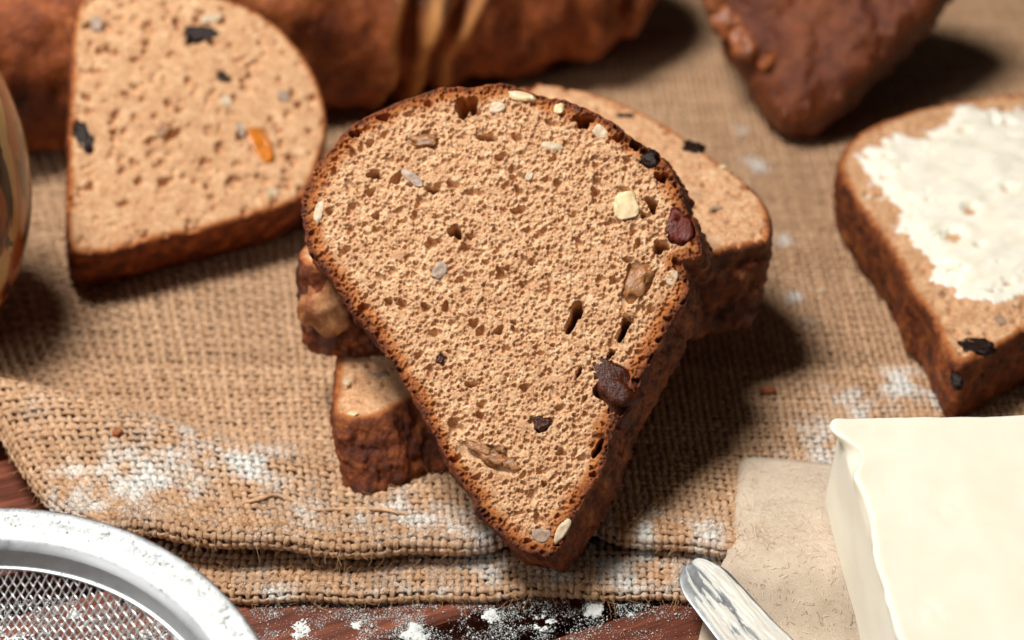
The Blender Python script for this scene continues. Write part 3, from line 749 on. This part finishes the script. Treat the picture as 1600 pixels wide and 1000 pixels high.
def long_loaf():
    n, m = 270, 150
    A, B = V(-27, 21.6, 0.9), V(6.1, 33.0, 0.9)
    L = np.linalg.norm(B - A); ax = (B - A) / L; sdv = V(ax[1], -ax[0], 0)      # sdv points to the camera
    t = np.linspace(0, 1, n)[:, None]; th = np.linspace(0, 2 * math.pi, m, endpoint=False)[None, :]
    endr = 1 - np.clip((t - 0.80) / 0.20, 0, 1) ** 2.6; end0 = 1 - np.clip((0.08 - t) / 0.08, 0, 1) ** 2.4
    prof = np.sqrt(np.maximum(endr * end0, 0))
    w = 4.4 * prof; h = 4.3 * prof
    c, s = np.cos(th), np.sin(th)
    y = w * np.sign(c) * np.abs(c) ** 0.85; z = 4.1 + h * np.sign(s) * np.abs(s) ** 0.85
    z = np.where(z < 4.1, 4.1 - np.minimum(4.1 - z, 4.05 * (0.4 + 0.6 * prof)), z)
    ts = t * L
    # front faces the camera when c > 0 : th in (-90,90) ; the seam runs slanted over the front
    ang = np.degrees(np.arctan2(z - 4.1, y))
    dark = np.zeros((n, m)); pale = np.zeros((n, m)); d = np.zeros((n, m))
    def seam(t0, slope, wd, dep, pal, dk, a0=-60, a1=120):
        nonlocal dark, pale, d
        x = ts - (t0 + slope * (ang + 20) / 60 + 0.4 * np.sin(ang * 0.06 + t0))
        k = sstep(a0 - 15, a0 + 10, ang) * (1 - sstep(a1 - 10, a1 + 15, ang))
        d = d - dep * np.exp(-(x / wd) ** 2) * k + dep * 0.5 * np.exp(-((np.abs(x) - wd * 2.0) / (wd * 0.9)) ** 2) * k
        pale = np.maximum(pale, pal * np.exp(-((np.abs(x) - wd * 1.6) / (wd * 0.5)) ** 2) * k * (1 - sstep(10, 35, ang)))
        dark = np.maximum(dark, dk * np.exp(-((x - wd) / (wd * 2.4)) ** 2) * k * sstep(-5, 20, ang))
    seam(23.0, 1.5, 0.40, 0.55, 0.85, 0.9); seam(24.5, 1.4, 0.35, 0.4, 0.75, 0.6); seam(29.6, 0.8, 0.5, 0.2, 0.0, 0.5); seam(32.0, -0.3, 0.45, 0.22, 0.15, 0.2)
    P = A[None, None] + ax * ts[..., None] + sdv * y[..., None] + V(0, 0, 1) * z[..., None]
    cen = A[None, None] + ax * ts[..., None] + V(0, 0, 4.1)
    rad = P - cen; rl = np.linalg.norm(rad, axis=2, keepdims=True) + 1e-6
    F = P.reshape(-1, 3)
    nz = (0.4 + 0.75 * sstep(21, 25, ts + 0 * ang)).ravel() * fbm(F * 0.36, 3, 71) + 0.24 * fbm(F * 0.9, 4, 72) + 0.05 * fbm(F * 3.5, 3, 73)
    dark = np.maximum(dark, 0.95 * np.exp(-((ts - 24.2) / 1.7) ** 2) * sstep(-2, 16, ang) * (0.6 + 0.8 * fbm(F * 0.8, 3, 79).reshape(n, m)))
    for (tt, aa, rr) in [(17.3, 8, 0.6), (9.0, -8, 0.5)]:
        dark = np.maximum(dark, 0.9 * np.exp(-((ts - tt) / rr) ** 2 - ((ang - aa) / 7) ** 2))
    dark = np.maximum(dark, 0.75 * sstep(0.1, 0.5, fbm(F * V(.35, .35, .5), 3, 77)).reshape(n, m) * sstep(15, 60, ang))
    P = P + rad / rl * (nz.reshape(n, m)[..., None] + d[..., None]) * np.minimum(1, prof * 1.5)[..., None]
    me = mesh_from('bread_loaf', P.reshape(-1, 3), grid_quads(n, m, True))
    attr(me, 'dark', dark.ravel()); attr(me, 'pale', pale.ravel())
    return obj('bread_loaf', me, M['loaf'], label='long brown loaf with a folded seam, lying behind the slices', cat='bread loaf')
long_loaf()
M['nut_tan'] = simple('nut_tan', srgb(142, 80, 42), 0.3, 2, 0.5, 0.5, 0.12)
def tapered_loaf():
    F6 = lean_frame((11.5, 24.6, 4.6), 48, 8)
    o6 = [(1092, -40), (1118, 20), (1150, 75), (1180, 125), (1205, 168), (1228, 189), (1262, 191), (1292, 181), (1330, 148), (1380, 100), (1440, 42), (1495, -25), (1520, -110), (1440, -190), (1300, -215), (1160, -180), (1095, -110)]
    me, sd = make_slice('bread_loaf', [uvp(F6, *p) for p in o6], F6, 4.6, 0.07, [], 81, crust_w=90, rnd=1.5, taper=0.9, side_amp=0.3, relief=0.32, side_step=0.1, ragged=0.12)
    nv = len(me.vertices)
    attr(me, 'dark', np.zeros(nv)); attr(me, 'pale', np.zeros(nv))
    lo = obj('bread_loaf', me, M['loaf_dark'], label='dark glossy loaf with a tapered tip, above the buttered slice', cat='bread loaf')
    O, ex, ey, n = F6
    for k, (px, py, dn, r) in enumerate([(1172, 68, -0.55, (.62, .5, .42)), (1138, 22, -0.65, (.6, .55, .42)), (1122, -8, -0.7, (.5, .5, .45)), (1246, 132, -0.2, (.14, .12, .2)), (1200, 92, -0.35, (.3, .3, .3)), (1160, 48, -0.6, (.5, .4, .4))]):
        u, v = uvp(F6, px, py)
        lump('nut_piece', O + ex * u + ey * v + n * dn, [ex, ey, n], r, M['nut_tan'], lo, 40 + k, 0.8, 1.5)
tapered_loaf()

# ------------------------------------------------------------------ the painted pot
def pot():
    n, m = 140, 160
    cc = atz(-184, 312, 6.2); cx, cy = cc[0], cc[1]
    prof = []
    for k in range(n):
        f = k / (n - 1)
        if f < 0.86:
            a = -1.25 + (f / 0.86) * 2.2
            prof.append((4.5 * math.cos(a), 6.2 + 6.4 * math.sin(a)))
        elif f < 0.92:
            u = (f - 0.86) / 0.06; a = 0.95; prof.append((4.5 * math.cos(a) - 0.25 * math.sin(u * math.pi / 2), 6.2 + 6.4 * math.sin(a) + 0.18 * math.sin(u * math.pi)))
        else:
            u = (f - 0.92) / 0.08; a = 0.95 - u * 1.9; prof.append((4.2 * math.cos(a), 6.2 + 6.0 * math.sin(a)))
    prof = np.array(prof); zmin = prof[:, 1].min(); prof[:, 1] += 1.0 - zmin
    th = np.linspace(0, 2 * math.pi, m, endpoint=False)
    P = np.stack([cx + prof[:, :1] * np.cos(th), cy + prof[:, :1] * np.sin(th), np.broadcast_to(prof[:, 1:], (n, m))], -1)
    mt = NT('painted_glaze'); c = mt.coord(100.0)
    x = mt.noise(mt.coord((30.0, 30.0, 14.0)), 1.1, 3, 0.5, 1.5)
    sep = mt.n('ShaderNodeSeparateXYZ'); mt.l(c, sep.inputs[0])
    zz = mt.math('ADD', mt.math('MULTIPLY', sep.outputs['Z'], 0.068), mt.math('MULTIPLY', mt.math('SUBTRACT', mt.noise(c, 0.5, 3), 0.5), 0.35))
    base = mt.ramp(x, (0.36, srgb(120, 58, 30)), (0.47, srgb(170, 92, 46)), (0.56, srgb(176, 100, 54)), (0.60, srgb(208, 176, 116)))
    base = mt.mix(mt.ramp(zz, (0.80, 0.0), (0.84, 0.9)), base, srgb(206, 178, 122))
    leaf = mt.noise(mt.coord((60.0, 60.0, 24.0)), 1.6, 3, 0.55, 1.0)
    base = mt.mix(mt.ramp(leaf, (0.52, 0.0), (0.56, 0.92)), base, srgb(46, 40, 24))
    mt.set(color=base, rough=0.2, spec=0.4, normal=mt.bump(mt.noise(c, 2, 4), 0.15, 0.05))
    me = mesh_from('painted_pot', P.reshape(-1, 3), grid_quads(n, m, True))
    obj('painted_pot', me, mt.m, label='rounded ceramic pot painted brown, cream and dark green, beside the long loaf', cat='pot')
pot()

# ------------------------------------------------------------------ kraft paper, butter block
def paper():
    n, m = 60, 60
    A = V(*atz(1153, 716, 1.15)[:2]); Bp = V(*atz(1134, 876, 1.1)[:2]); Cc = V(*atz(1094, 985, 0.2)[:2])
    vs_ = np.linspace(0, 1, n); us = np.linspace(0, 1, m)
    P = np.zeros((n, m, 3))
    ends = V(0, 0.42, 0.62, 1.0)
    pts = np.array([A, Bp, Cc, Cc + V(-1.6, -7.5)])
    for i, v in enumerate(vs_):
        x = np.interp(v, ends, pts[:, 0]); y = np.interp(v, ends, pts[:, 1])
        P[i, :, 0] = x + us * 13; P[i, :, 1] = y - us * 13 * 0.16
    X, Y = P[..., 0], P[..., 1]
    zc = np.where(Y > 0.2, 1.16, 0)
    z = 0.06 + 1.24 * sstep(-1.7, 0.3, Y)
    z = z + 0.05 * fbm(np.stack([X.ravel() * 0.4, Y.ravel() * 0.4, X.ravel() * 0], 1), 2, 91).reshape(n, m)
    z = z - 0.30 * np.exp(-us[None, :] / 0.014) * sstep(0.2, 1.0, Y)      # left margin bends down
    P[..., 2] = np.maximum(z, 0.04)
    top = P.reshape(-1, 3); bot = top - V(0, 0, 0.025)
    q = grid_quads(n, m)[:, ::-1]; N = n * m
    idx = np.arange(N).reshape(n, m); rim = np.concatenate([idx[0, :], idx[1:, -1], idx[-1, -2::-1], idx[-2:0:-1, 0]])
    rq = np.stack([rim, np.roll(rim, -1), np.roll(rim, -1) + N, rim + N], 1)
    me = mesh_from('paper_sheet', np.concatenate([top, bot]), np.concatenate([q, q[:, ::-1] + N, rq]))
    zt = P[..., 2]
    def flecks(name, N, mat, rad):
        v = []; t = []; c = 0
        for k in range(N):
            i, j = rng.uniform(1, n * 0.62), rng.uniform(1, m * 0.42); a = rng.uniform(0, 6.28); L = rng.uniform(0.05, 0.28); bend = rng.normal(0, 1.2)
            base = P[int(i), int(j)] + np.append(rng.uniform(-0.1, 0.1, 2), 0); pts = []
            p = base[:2].copy()
            for q in range(4):
                ii = np.abs(P[:, int(j), 1] - p[1]).argmin(); jj = np.abs(P[ii, :, 0] - p[0]).argmin()
                pts.append([p[0], p[1], np.interp(p[0], P[ii, :, 0], P[ii, :, 2]) + 0.003]); p = p + V(math.cos(a), math.sin(a)) * L / 3; a += bend / 3
            pts = np.array(pts)
            side = np.stack([-np.gradient(pts[:, 1]), np.gradient(pts[:, 0]), np.zeros(4)], 1); side /= np.linalg.norm(side, axis=1, keepdims=True) + 1e-9
            v.append(pts + side * rad); v.append(pts - side * rad); v.append(pts + V(0, 0, rad * 0.4))
            for (x, y) in ((0, 8), (8, 4)):
                for q in range(3): t.append((c + x + q, c + x + q + 1, c + y + q + 1, c + y + q))
            c += 12
        return mesh_from(name, np.concatenate(v), t)
    fleck_parts = [('dark_paper_fibres', 480, M['paper_dark'], 0.0045), ('pale_paper_fibres', 520, M['paper_pale'], 0.005)]
    sheet = obj('paper_sheet', me, M['paper'], label='brown kraft paper sheet under the butter block', cat='paper')
    for (nm, N, mt, rd) in fleck_parts: obj(nm, flecks(nm, N, mt, rd), mt, sheet, kind='stuff')
M['paper_dark'] = simple('paper_fibre_dark', srgb(138, 108, 80), 0.9, 3, 0.3)
M['paper_pale'] = simple('paper_fibre_pale', srgb(226, 210, 190), 0.9, 3, 0.1)
paper()
def butter_block():
    tilt = math.radians(5.5)
    n = V(0, -math.sin(tilt), math.cos(tilt)); P0 = V(10, 1.9, 4.7)
    c = [on_plane(*p, P0, n) for p in ((1313, 652), (1750, 640), (1412, 1010))]
    BL, BR, FL_ = c
    ax = BR - BL; lx = np.linalg.norm(ax) ; ax /= lx
    ay = FL_ - BL; ay = ay - n * (ay @ n); ay /= np.linalg.norm(ay); ly = 12.0
    H = 3.25
    N = 76
    g = np.linspace(-1, 1, N)
    faces = []; verts = []; cnt = 0
    for axis in range(3):
        for sg in (-1, 1):
            A_, B_ = np.meshgrid(g, g); p = np.zeros((N * N, 3)); o = [k for k in range(3) if k != axis]
            p[:, o[0]] = A_.ravel(); p[:, o[1]] = B_.ravel(); p[:, axis] = sg
            q = grid_quads(N, N) + cnt
            flip = (sg == 1) != (axis == 1)
            faces.append(q if flip else q[:, ::-1]); verts.append(p); cnt += N * N
    v = np.concatenate(verts); half = V(lx / 2, ly / 2, H / 2)
    # concentrate samples near the edges
    v = np.sign(v) * (1 - (1 - np.abs(v)) ** 1.5)
    w = v * half
    r = 0.13; inner = np.clip(w, -(half - r), half - r); dd = w - inner; dl = np.linalg.norm(dd, axis=1, keepdims=True)
    w = np.where(dl > 1e-6, inner + dd / np.maximum(dl, 1e-6) * r, w)
    u, vv, z = w[:, 0], w[:, 1], w[:, 2]
    # waves on top and a dragged ragged lip along the left top edge
    left = np.exp(-(u + half[0]) / 0.35); topm = sstep(half[2] - 0.45, half[2] - 0.05, z)
    lip = fbm(xy0(vv * 1.3, vv * 0 + 1), 3, 95, 0.4)
    du = -left * topm * (0.05 + 0.16 * lip + 0.25 * np.exp(-((vv + half[1] - 0.35) / 0.5) ** 2) - 0.3 * np.exp(-((vv + half[1] - 1.5) / 0.6) ** 2))
    du += -0.12 * np.clip((half[2] - z) / H, 0, 1) * left                       # side flares out to the foot
    du += left * 0.04 * fbm(np.stack([vv * 0.5, z * 0.9, z * 0], 1), 2, 96) * (1 - topm)
    back = np.exp(-(vv + half[1]) / 0.3); dv = back * topm * 0.10 * fbm(xy0(u * 1.2, u * 0 + 4), 4, 97)
    dz = topm * (0.06 * fbm(xy0(u * 0.45, vv * 0.45), 2, 98) + 0.012 * fbm(xy0(u * 2.4, vv * 2.4), 3, 99)) + left * topm * (0.05 + 0.08 * lip)
    for (px, py, rr) in [(1480, 798, .22), (1440, 957, .18), (1420, 746, .1), (1385, 766, .1), (1450, 752, .1)]:
        q = on_plane(px, py, P0, n) - BL; qu, qv = q @ ax - half[0], q @ ay - half[1]
        d2 = np.hypot((u - qu) / 1.3, vv - qv) / rr
        dz = dz + topm * 0.035 * (np.exp(-d2 ** 2 * 3) - 0.8 * np.exp(-((d2 - 1) / 0.3) ** 2))
    w = np.stack([u + du, vv + dv, z + dz], 1)
    cen = BL + ax * half[0] + ay * half[1] - n * half[2]
    P = cen + w[:, :1] * ax + w[:, 1:2] * ay + w[:, 2:] * n
    me = mesh_from('butter_block', P, np.concatenate(faces))
    # weld the six faces
    import bmesh
    bm = bmesh.new(); bm.from_mesh(me); bmesh.ops.remove_doubles(bm, verts=bm.verts, dist=0.00012); bmesh.ops.recalc_face_normals(bm, faces=bm.faces); bm.to_mesh(me); bm.free()
    me.polygons.foreach_set('use_smooth', np.full(len(me.polygons), True))
    b = obj('butter_block', me, M['butter'], label='big pale block of butter on brown kraft paper', cat='butter')
butter_block()

# ------------------------------------------------------------------ butter knife
def knife():
    zt = 1.42
    tipc = atz(1076, 880, zt); e1 = atz(1252, 1003, zt - 0.25); e2 = atz(1137, 1003, zt - 0.25)
    endc = (e1 + e2) / 2
    ax = endc - tipc; L = np.linalg.norm(ax); ax /= L
    up = np.cross(ax, V(0, 0, 1)); up /= np.linalg.norm(up); nz = np.cross(up, ax); nz /= np.linalg.norm(nz)
    root = obj('butter_knife', None, None, label='steel butter knife with a butter smeared blade, beside the kraft paper', cat='knife')
    n, m = 90, 40
    t = np.linspace(0, 1, n); LB = 9.0
    def hw(s):                       # half widths of the blade along its length (cm)
        return 0.80 * np.sqrt(np.clip(1 - (1 - np.clip(s / 1.1, 0, 1)) ** 2, 0, 1)) * (1 + 0.05 * np.clip(s - 1.1, 0, 3))
    s = LB * t ** 1.6
    W = hw(s); off = 0.10 * np.clip(s, 0, 3) ** 0.8 - 0.05
    th = np.linspace(0, 2 * math.pi, m, endpoint=False)
    Y = (np.cos(th)[None, :] * W[:, None]) + off[:, None]; Z = np.sign(np.sin(th))[None, :] * np.abs(np.sin(th))[None, :] ** 0.6 * 0.055 * np.clip(W / 0.3, 0, 1)[:, None]
    P = tipc + ax * s[:, None, None] + up * Y[..., None] + nz * Z[..., None]
    obj('blade', mesh_from('blade', P.reshape(-1, 3), grid_quads(n, m, True)), M['steel'], root)
    # handle, outside the picture
    hn = 40; hs = np.linspace(0, 9, hn); r = 0.55 + 0.18 * np.sin(hs / 9 * math.pi); r[0] = 0.3; r[-1] = 0.05
    th2 = np.linspace(0, 2 * math.pi, 24, endpoint=False)
    P = tipc + ax * (LB - 0.1 + hs)[:, None, None] + up * (np.cos(th2)[None] * r[:, None] + 0.2)[..., None] + nz * (np.sin(th2)[None] * r[:, None] * 0.5)[..., None]
    obj('handle', mesh_from('handle', P.reshape(-1, 3), grid_quads(hn, 24, True)), M['steel'], root)
    # smear of butter on the blade: combed ridges along it
    nx, ny = 150, 70
    S, Yv = np.meshgrid(np.linspace(0.05, 4.2, nx), np.linspace(-0.97, 0.97, ny))
    Sf, Yf = S.ravel(), Yv.ravel(); Wf = hw(Sf); of = 0.10 * np.clip(Sf, 0, 3) ** 0.8 - 0.05
    q = np.stack([Sf * 1.0 + Yf * 0.5, Yf * 4.0, Sf * 0], 1)
    k = fbm(q, 4, 111) + 0.5 * fbm(q * V(1.4, 3.4, 1), 3, 112) + 0.35 * sstep(0.1, -0.9, Yf) - 0.10
    k = k - 0.9 * sstep(0.80, 0.97, np.abs(Yf)) + 0.25 * np.exp(-((Sf - 3.6) / 0.9) ** 2)
    z = np.where(k > 0, 0.055 + 0.10 * np.sqrt(np.clip(k, 0, 1)), 0.0)
    P = tipc + ax * Sf[:, None] + up * (Yf * Wf + of)[:, None] + nz * z[:, None]
    g = grid_quads(ny, nx); g = g[(z[g] > 0).any(1)]; used = np.unique(g); rm = np.full(len(P), -1); rm[used] = np.arange(len(used))
    obj('butter_smear', mesh_from('butter_smear', P[used], rm[g]), M['smear'], root, label='streaky butter smear on the blade')
knife()

# ------------------------------------------------------------------ sieve
SC = V(-13.0, -9.6, 3.2); SR = 8.0; STILT = math.radians(12)
SX = V(1, 0, 0); SN = V(0, -math.sin(STILT), math.cos(STILT)); SY = np.cross(SN, SX)
def sieve_pt(r, a, h): return SC + SX * (r * np.cos(a))[..., None] + SY * (r * np.sin(a))[..., None] + SN * h[..., None]
def lathe(name, prof, m, mat, parent):
    prof = np.array(prof); th = np.linspace(0, 2 * math.pi, m, endpoint=False)
    r = np.broadcast_to(prof[:, :1], (len(prof), m)); h = np.broadcast_to(prof[:, 1:], (len(prof), m)); a = np.broadcast_to(th, (len(prof), m))
    return obj(name, mesh_from(name, sieve_pt(r, a, h).reshape(-1, 3), grid_quads(len(prof), m, True)[:, ::-1]), mat, parent)
def sieve():
    root = obj('flour_sieve', None, None, label='round steel flour sieve with floury rim, overlapping the folded burlap corner', cat='sieve')
    R = SR
    lathe('rim', [(R - 1.18, -0.12), (R - 1.05, 0.05), (R - 0.85, 0.12), (R - 0.45, 0.10), (R - 0.16, 0.05), (R - 0.03, 0.06), (R + 0.03, 0.03), (R + 0.05, -0.03), (R + 0.02, -0.10), (R - 0.06, -0.12), (R - 0.2, -0.06), (R - 0.8, -0.02), (R - 1.10, -0.16)], 260, M['steel'], root)
    lathe('inner_wall', [(R - 1.13, -0.08), (R - 1.20, -0.30), (R - 1.27, -0.62), (R - 1.30, -0.66), (R - 1.34, -0.64), (R - 1.38, -0.66), (R - 1.36, -0.72), (R - 1.26, -0.74), (R - 1.2, -0.6), (R - 1.15, -0.3)], 260, M['steel'], root)
    # woven wire bowl
    RB = R - 1.32; pitch = 0.165; dep = 2.1; amp = 0.026; rad = 0.026
    v = []; q = []; c = 0
    def bowl(x, y): return -0.66 - dep * np.clip(1 - (x * x + y * y) / RB ** 2, 0, 1) ** 0.75
    ca, sa = math.cos(math.radians(52)), math.sin(math.radians(52))
    cb, sb = math.cos(math.radians(-50)), math.sin(math.radians(-50))
    nw = int(RB / pitch)
    for fam, (cx, sx) in enumerate(((ca, sa), (cb, sb))):
        for k in range(-nw, nw + 1):
            o = k * pitch; hl = math.sqrt(max(RB ** 2 - o * o, 0))
            if hl < 0.2: continue
            s = np.arange(-hl, hl, pitch / 2.0)
            x = cx * s - sx * o; y = sx * s + cx * o
            # only the half that the photograph can see, and somewhat more
            keep = (y > -1.5) & (x > -6)
            if keep.sum() < 4: continue
            x, y, s = x[keep], y[keep], s[keep]
            z = bowl(x, y)
            z = z + amp * np.cos(math.pi * s / pitch / math.sin(math.radians(78)) + math.pi * (k + fam))
            Cn = sieve_pt(np.hypot(x, y), np.arctan2(y, x), z)
            T = np.gradient(Cn, axis=0); T /= np.linalg.norm(T, axis=1, keepdims=True); B = np.cross(T, SN); B /= np.linalg.norm(B, axis=1, keepdims=True); N2 = np.cross(B, T)
            th = np.arange(5) / 5 * 2 * math.pi
            Rg = Cn[:, None] + B[:, None] * (rad * np.cos(th))[None, :, None] + N2[:, None] * (rad * np.sin(th))[None, :, None]
            v.append(Rg.reshape(-1, 3)); q.append(grid_quads(len(s), 5, True) + c); c += len(s) * 5
    obj('wire_mesh', mesh_from('wire_mesh', np.concatenate(v), np.concatenate(q)), M['wire'], root, kind='stuff')
    # handle, leaving the picture below
    hb = V(0, 0, 0)
    prof = []
    n, m = 20, 16
    L = np.linspace(0, 11, n); th = np.linspace(0, 2 * math.pi, m, endpoint=False)
    a = math.radians(-115); d = SX * math.cos(a) + SY * math.sin(a); e = np.cross(SN, d)
    P = SC + d * (SR - 0.1 + L)[:, None, None] + e * (0.9 * np.cos(th))[None, :, None] + SN * (0.14 * np.sin(th) - 0.02)[None, :, None]
    obj('handle', mesh_from('handle', P.reshape(-1, 3), grid_quads(n, m, True)), M['steel'], root)
sieve()

# ------------------------------------------------------------------ flour
OCT = np.array([[1, 0, -0.6], [-0.5, 0.87, -0.6], [-0.5, -0.87, -0.6], [0, 0, 0.9]], float)
OCF = np.array([[0, 1, 3], [1, 2, 3], [2, 0, 3], [0, 2, 1]])
def grains(name, P, r, label, cat='flour'):
    n = len(P)
    v = OCT[None] * (r[:, None, None] * rng.uniform(0.6, 1.3, (n, 4, 1)))
    a = rng.uniform(0, 6.28, n); b = rng.uniform(0, 6.28, n); ca, sa, cb, sb = np.cos(a), np.sin(a), np.cos(b), np.sin(b)
    x = v[..., 0] * ca[:, None] - v[..., 1] * sa[:, None]; y = v[..., 0] * sa[:, None] + v[..., 1] * ca[:, None]; z = v[..., 2]
    y2 = y * cb[:, None] - z * sb[:, None]; z2 = y * sb[:, None] + z * cb[:, None]
    W = np.stack([x, y2, z2], -1) + P[:, None]
    f = OCF[None] + (np.arange(n) * 4)[:, None, None]
    me = mesh_from(name, W.reshape(-1, 3), None, f.reshape(-1, 3))
    return obj(name, me, M['flour'], label=label, cat=cat, kind='stuff')
def pick(n, patches, noise_seed, thr, scale=1.9):
    w = patches[:, 3] * patches[:, 2] ** 2; k = rng.choice(len(patches), n, p=w / w.sum())
    x = patches[k, 0] + rng.normal(0, 0.72, n) * patches[k, 2]; y = patches[k, 1] + rng.normal(0, 0.85, n) * patches[k, 2]
    nz = fbm(xy0(x * scale, y * scale), 4, noise_seed)
    keep = nz > thr + rng.normal(0, 0.15, n)
    return x[keep], y[keep]
def flour_cloth():
    x, y = pick(100000, FL, 31, -0.03)
    ye = front_edge(x) - 0.2
    up = (y > ye) & (x > -12.3 - 0.5 * (y - 1.2)); lowb = ~up & (y > low_edge(x) - 0.12) & (x > -10.7) & (x < 8.5)
    z = np.where(up, cloth_z(x, y) + rng.uniform(-0.01, 0.13, len(x)), 0.40 + rng.uniform(0, 0.13, len(x)))
    k = up | lowb
    r = 0.0095 * np.exp(rng.normal(0.1, 0.5, len(x)))
    grains('flour_on_cloth', np.stack([x, y, z], 1)[k], np.clip(r, 0.005, 0.06)[k], 'white flour sprinkled in patches over the burlap cloth')
flour_cloth()
WF = np.array([tuple(atz(px, py, 0)[:2]) + (r / 57, w) for (px, py, r, w) in [(470, 982, 55, 1), (430, 960, 30, .6), (560, 975, 45, .8), (650, 992, 50, 1), (770, 962, 38, 1), (850, 972, 45, 1), (930, 950, 38, 1), (985, 962, 30, .8), (700, 960, 60, .5), (1010, 950, 40, .4),
               (620, 945, 60, .35), (40, 770, 25, .5), (15, 760, 20, .6), (1060, 965, 40, .25), (120, 960, 90, .7), (250, 990, 80, .7), (0, 1000, 80, .8), (330, 960, 60, .6), (760, 1020, 200, .5)]])
def flour_wood():
    x, y = pick(60000, WF, 41, -0.02, 2.3)
    k = y < low_edge(x) - 0.05; x, y = x[k], y[k]
    d = np.zeros_like(x)
    r = np.clip(0.011 * np.exp(rng.normal(0.15, 0.5, len(x))), 0.005, 0.06)
    P1 = np.stack([x, y, r * 0.6], 1)
    x2 = rng.uniform(-13, 6, 6000); y2 = rng.uniform(-5, 0, 6000)
    r2 = np.clip(0.008 * np.exp(rng.normal(0, 0.4, 6000)), 0.004, 0.03)
    P = np.concatenate([P1, np.stack([x2, y2, r2 * 0.6], 1)]); r = np.concatenate([r, r2])
    grains('flour_on_table', P, r, 'white flour dusted on the dark wood in front of the cloth')
flour_wood()
def flour_mounds():
    # low heaps of flour on the wood
    h = 0.035; X, Y = np.meshgrid(np.arange(-14, 6.5, h), np.arange(-4.2, 0.1, h)); x, y = X.ravel(), Y.ravel()
    s = np.zeros_like(x)
    for (a, b, r, w) in WF[[0, 2, 3, 4, 5, 6, 7, 14, 15, 16]]:
        s = np.maximum(s, w * np.exp(-(((x - a) / (r * 0.75)) ** 2 + ((y - b) / (r * 0.8)) ** 2)))
    k = s - 0.84 + 0.85 * fbm(xy0(x * 2.6, y * 2.6), 6, 141, 0.8)
    z = np.where(k > 0, 0.003 + 0.15 * np.clip(k, 0, 1), -0.02) + np.where(k > 0, 0.03 * fbm(xy0(x * 9, y * 9), 3, 142), 0)
    g = grid_quads(*X.shape); g = g[(z[g] > 0).any(1)]; used = np.unique(g); rm = np.full(len(x), -1); rm[used] = np.arange(len(used))
    obj('flour_heaps', mesh_from('flour_heaps', np.stack([x, y, z], 1)[used], rm[g]), M['flour'], label='low lumpy heaps of white flour on the dark wood', cat='flour', kind='stuff')
flour_mounds()
def flour_sieve_rim():
    n, m = 70, 900
    w = np.linspace(0, 1, n)[:, None]; a = np.linspace(math.radians(-10), math.radians(125), m)[None, :]
    r = SR - 1.06 + w * 1.05 + 0 * a; h0 = 0.055 + 0.075 * np.sin(np.clip(w, 0, 1) * math.pi) ** 0.6 + 0 * a
    q = np.stack([(r * np.cos(a)).ravel(), (r * np.sin(a)).ravel(), np.zeros(n * m)], 1)
    dens = 0.2 * np.exp(-((a - math.radians(48)) / 0.42) ** 2) - 0.06 - 0.9 * (np.clip(np.abs(w - 0.52) * 2, 0, 1)) ** 5
    k = dens + 0.75 * fbm(q * 1.5, 6, 151, 0.72).reshape(n, m)
    z = np.where(k > 0, 0.003 + 0.09 * np.clip(k, 0, 1), -0.03) + np.where(k > 0, 0.035 * np.clip(k * 4, 0, 1) * fbm(q * 7, 4, 152).reshape(n, m), 0)
    P = sieve_pt(r, a + 0 * w, h0 + z).reshape(-1, 3)
    g = grid_quads(n, m)[:, ::-1]; zf = z.ravel(); g = g[(zf[g] > 0).any(1)]; used = np.unique(g); rm = np.full(len(P), -1); rm[used] = np.arange(len(used))
    obj('flour_on_sieve', mesh_from('flour_on_sieve', P[used], rm[g]), M['flour'], label='white flour caked along the steel sieve rim', cat='flour', kind='stuff')
    N = 6500
    aa = rng.uniform(-0.1, 2.2, N); ww = rng.beta(2, 1.6, N); rr = SR - 1.1 + ww * 1.1
    size = np.clip(0.008 * np.exp(rng.normal(0.1, 0.5, N)), 0.004, 0.045)
    P = sieve_pt(rr, aa, 0.06 + 0.07 * np.sin(ww * math.pi) ** 0.6 + size * 0.5)
    grains('flour_specks_on_sieve', P, size, 'fine flour specks over the bare steel of the sieve rim')
flour_sieve_rim()

# ------------------------------------------------------------------ crumbs
for k, (px, py, r, lab) in enumerate([(190, 722, .13, 'tiny dark red-brown crumb on the floury burlap behind the sieve'), (116, 657, .08, 'tiny orange crumb on the burlap ridge at the left fold'), (1200, 610, .17, 'small brown bread crumb on the burlap in the shadow beside the stack'),
                                      (1283, 455, .1, 'tiny pale seed crumb on the burlap beside the buttered slice')]):
    q = atz(px, py, 1.0); q[2] = cloth_z(q[:1], q[1:2])[0] + 0.14
    lump('bread_crumb', q, [V(1, 0, 0), V(0, 1, 0), V(0, 0, 1)], (r * 1.3, r, r * 0.8), M['crumb_bit'] if k < 3 else M['seed'], None, 700 + k, 0.5, 1.8, label=lab, cat='crumb', group='loose crumbs on the burlap')
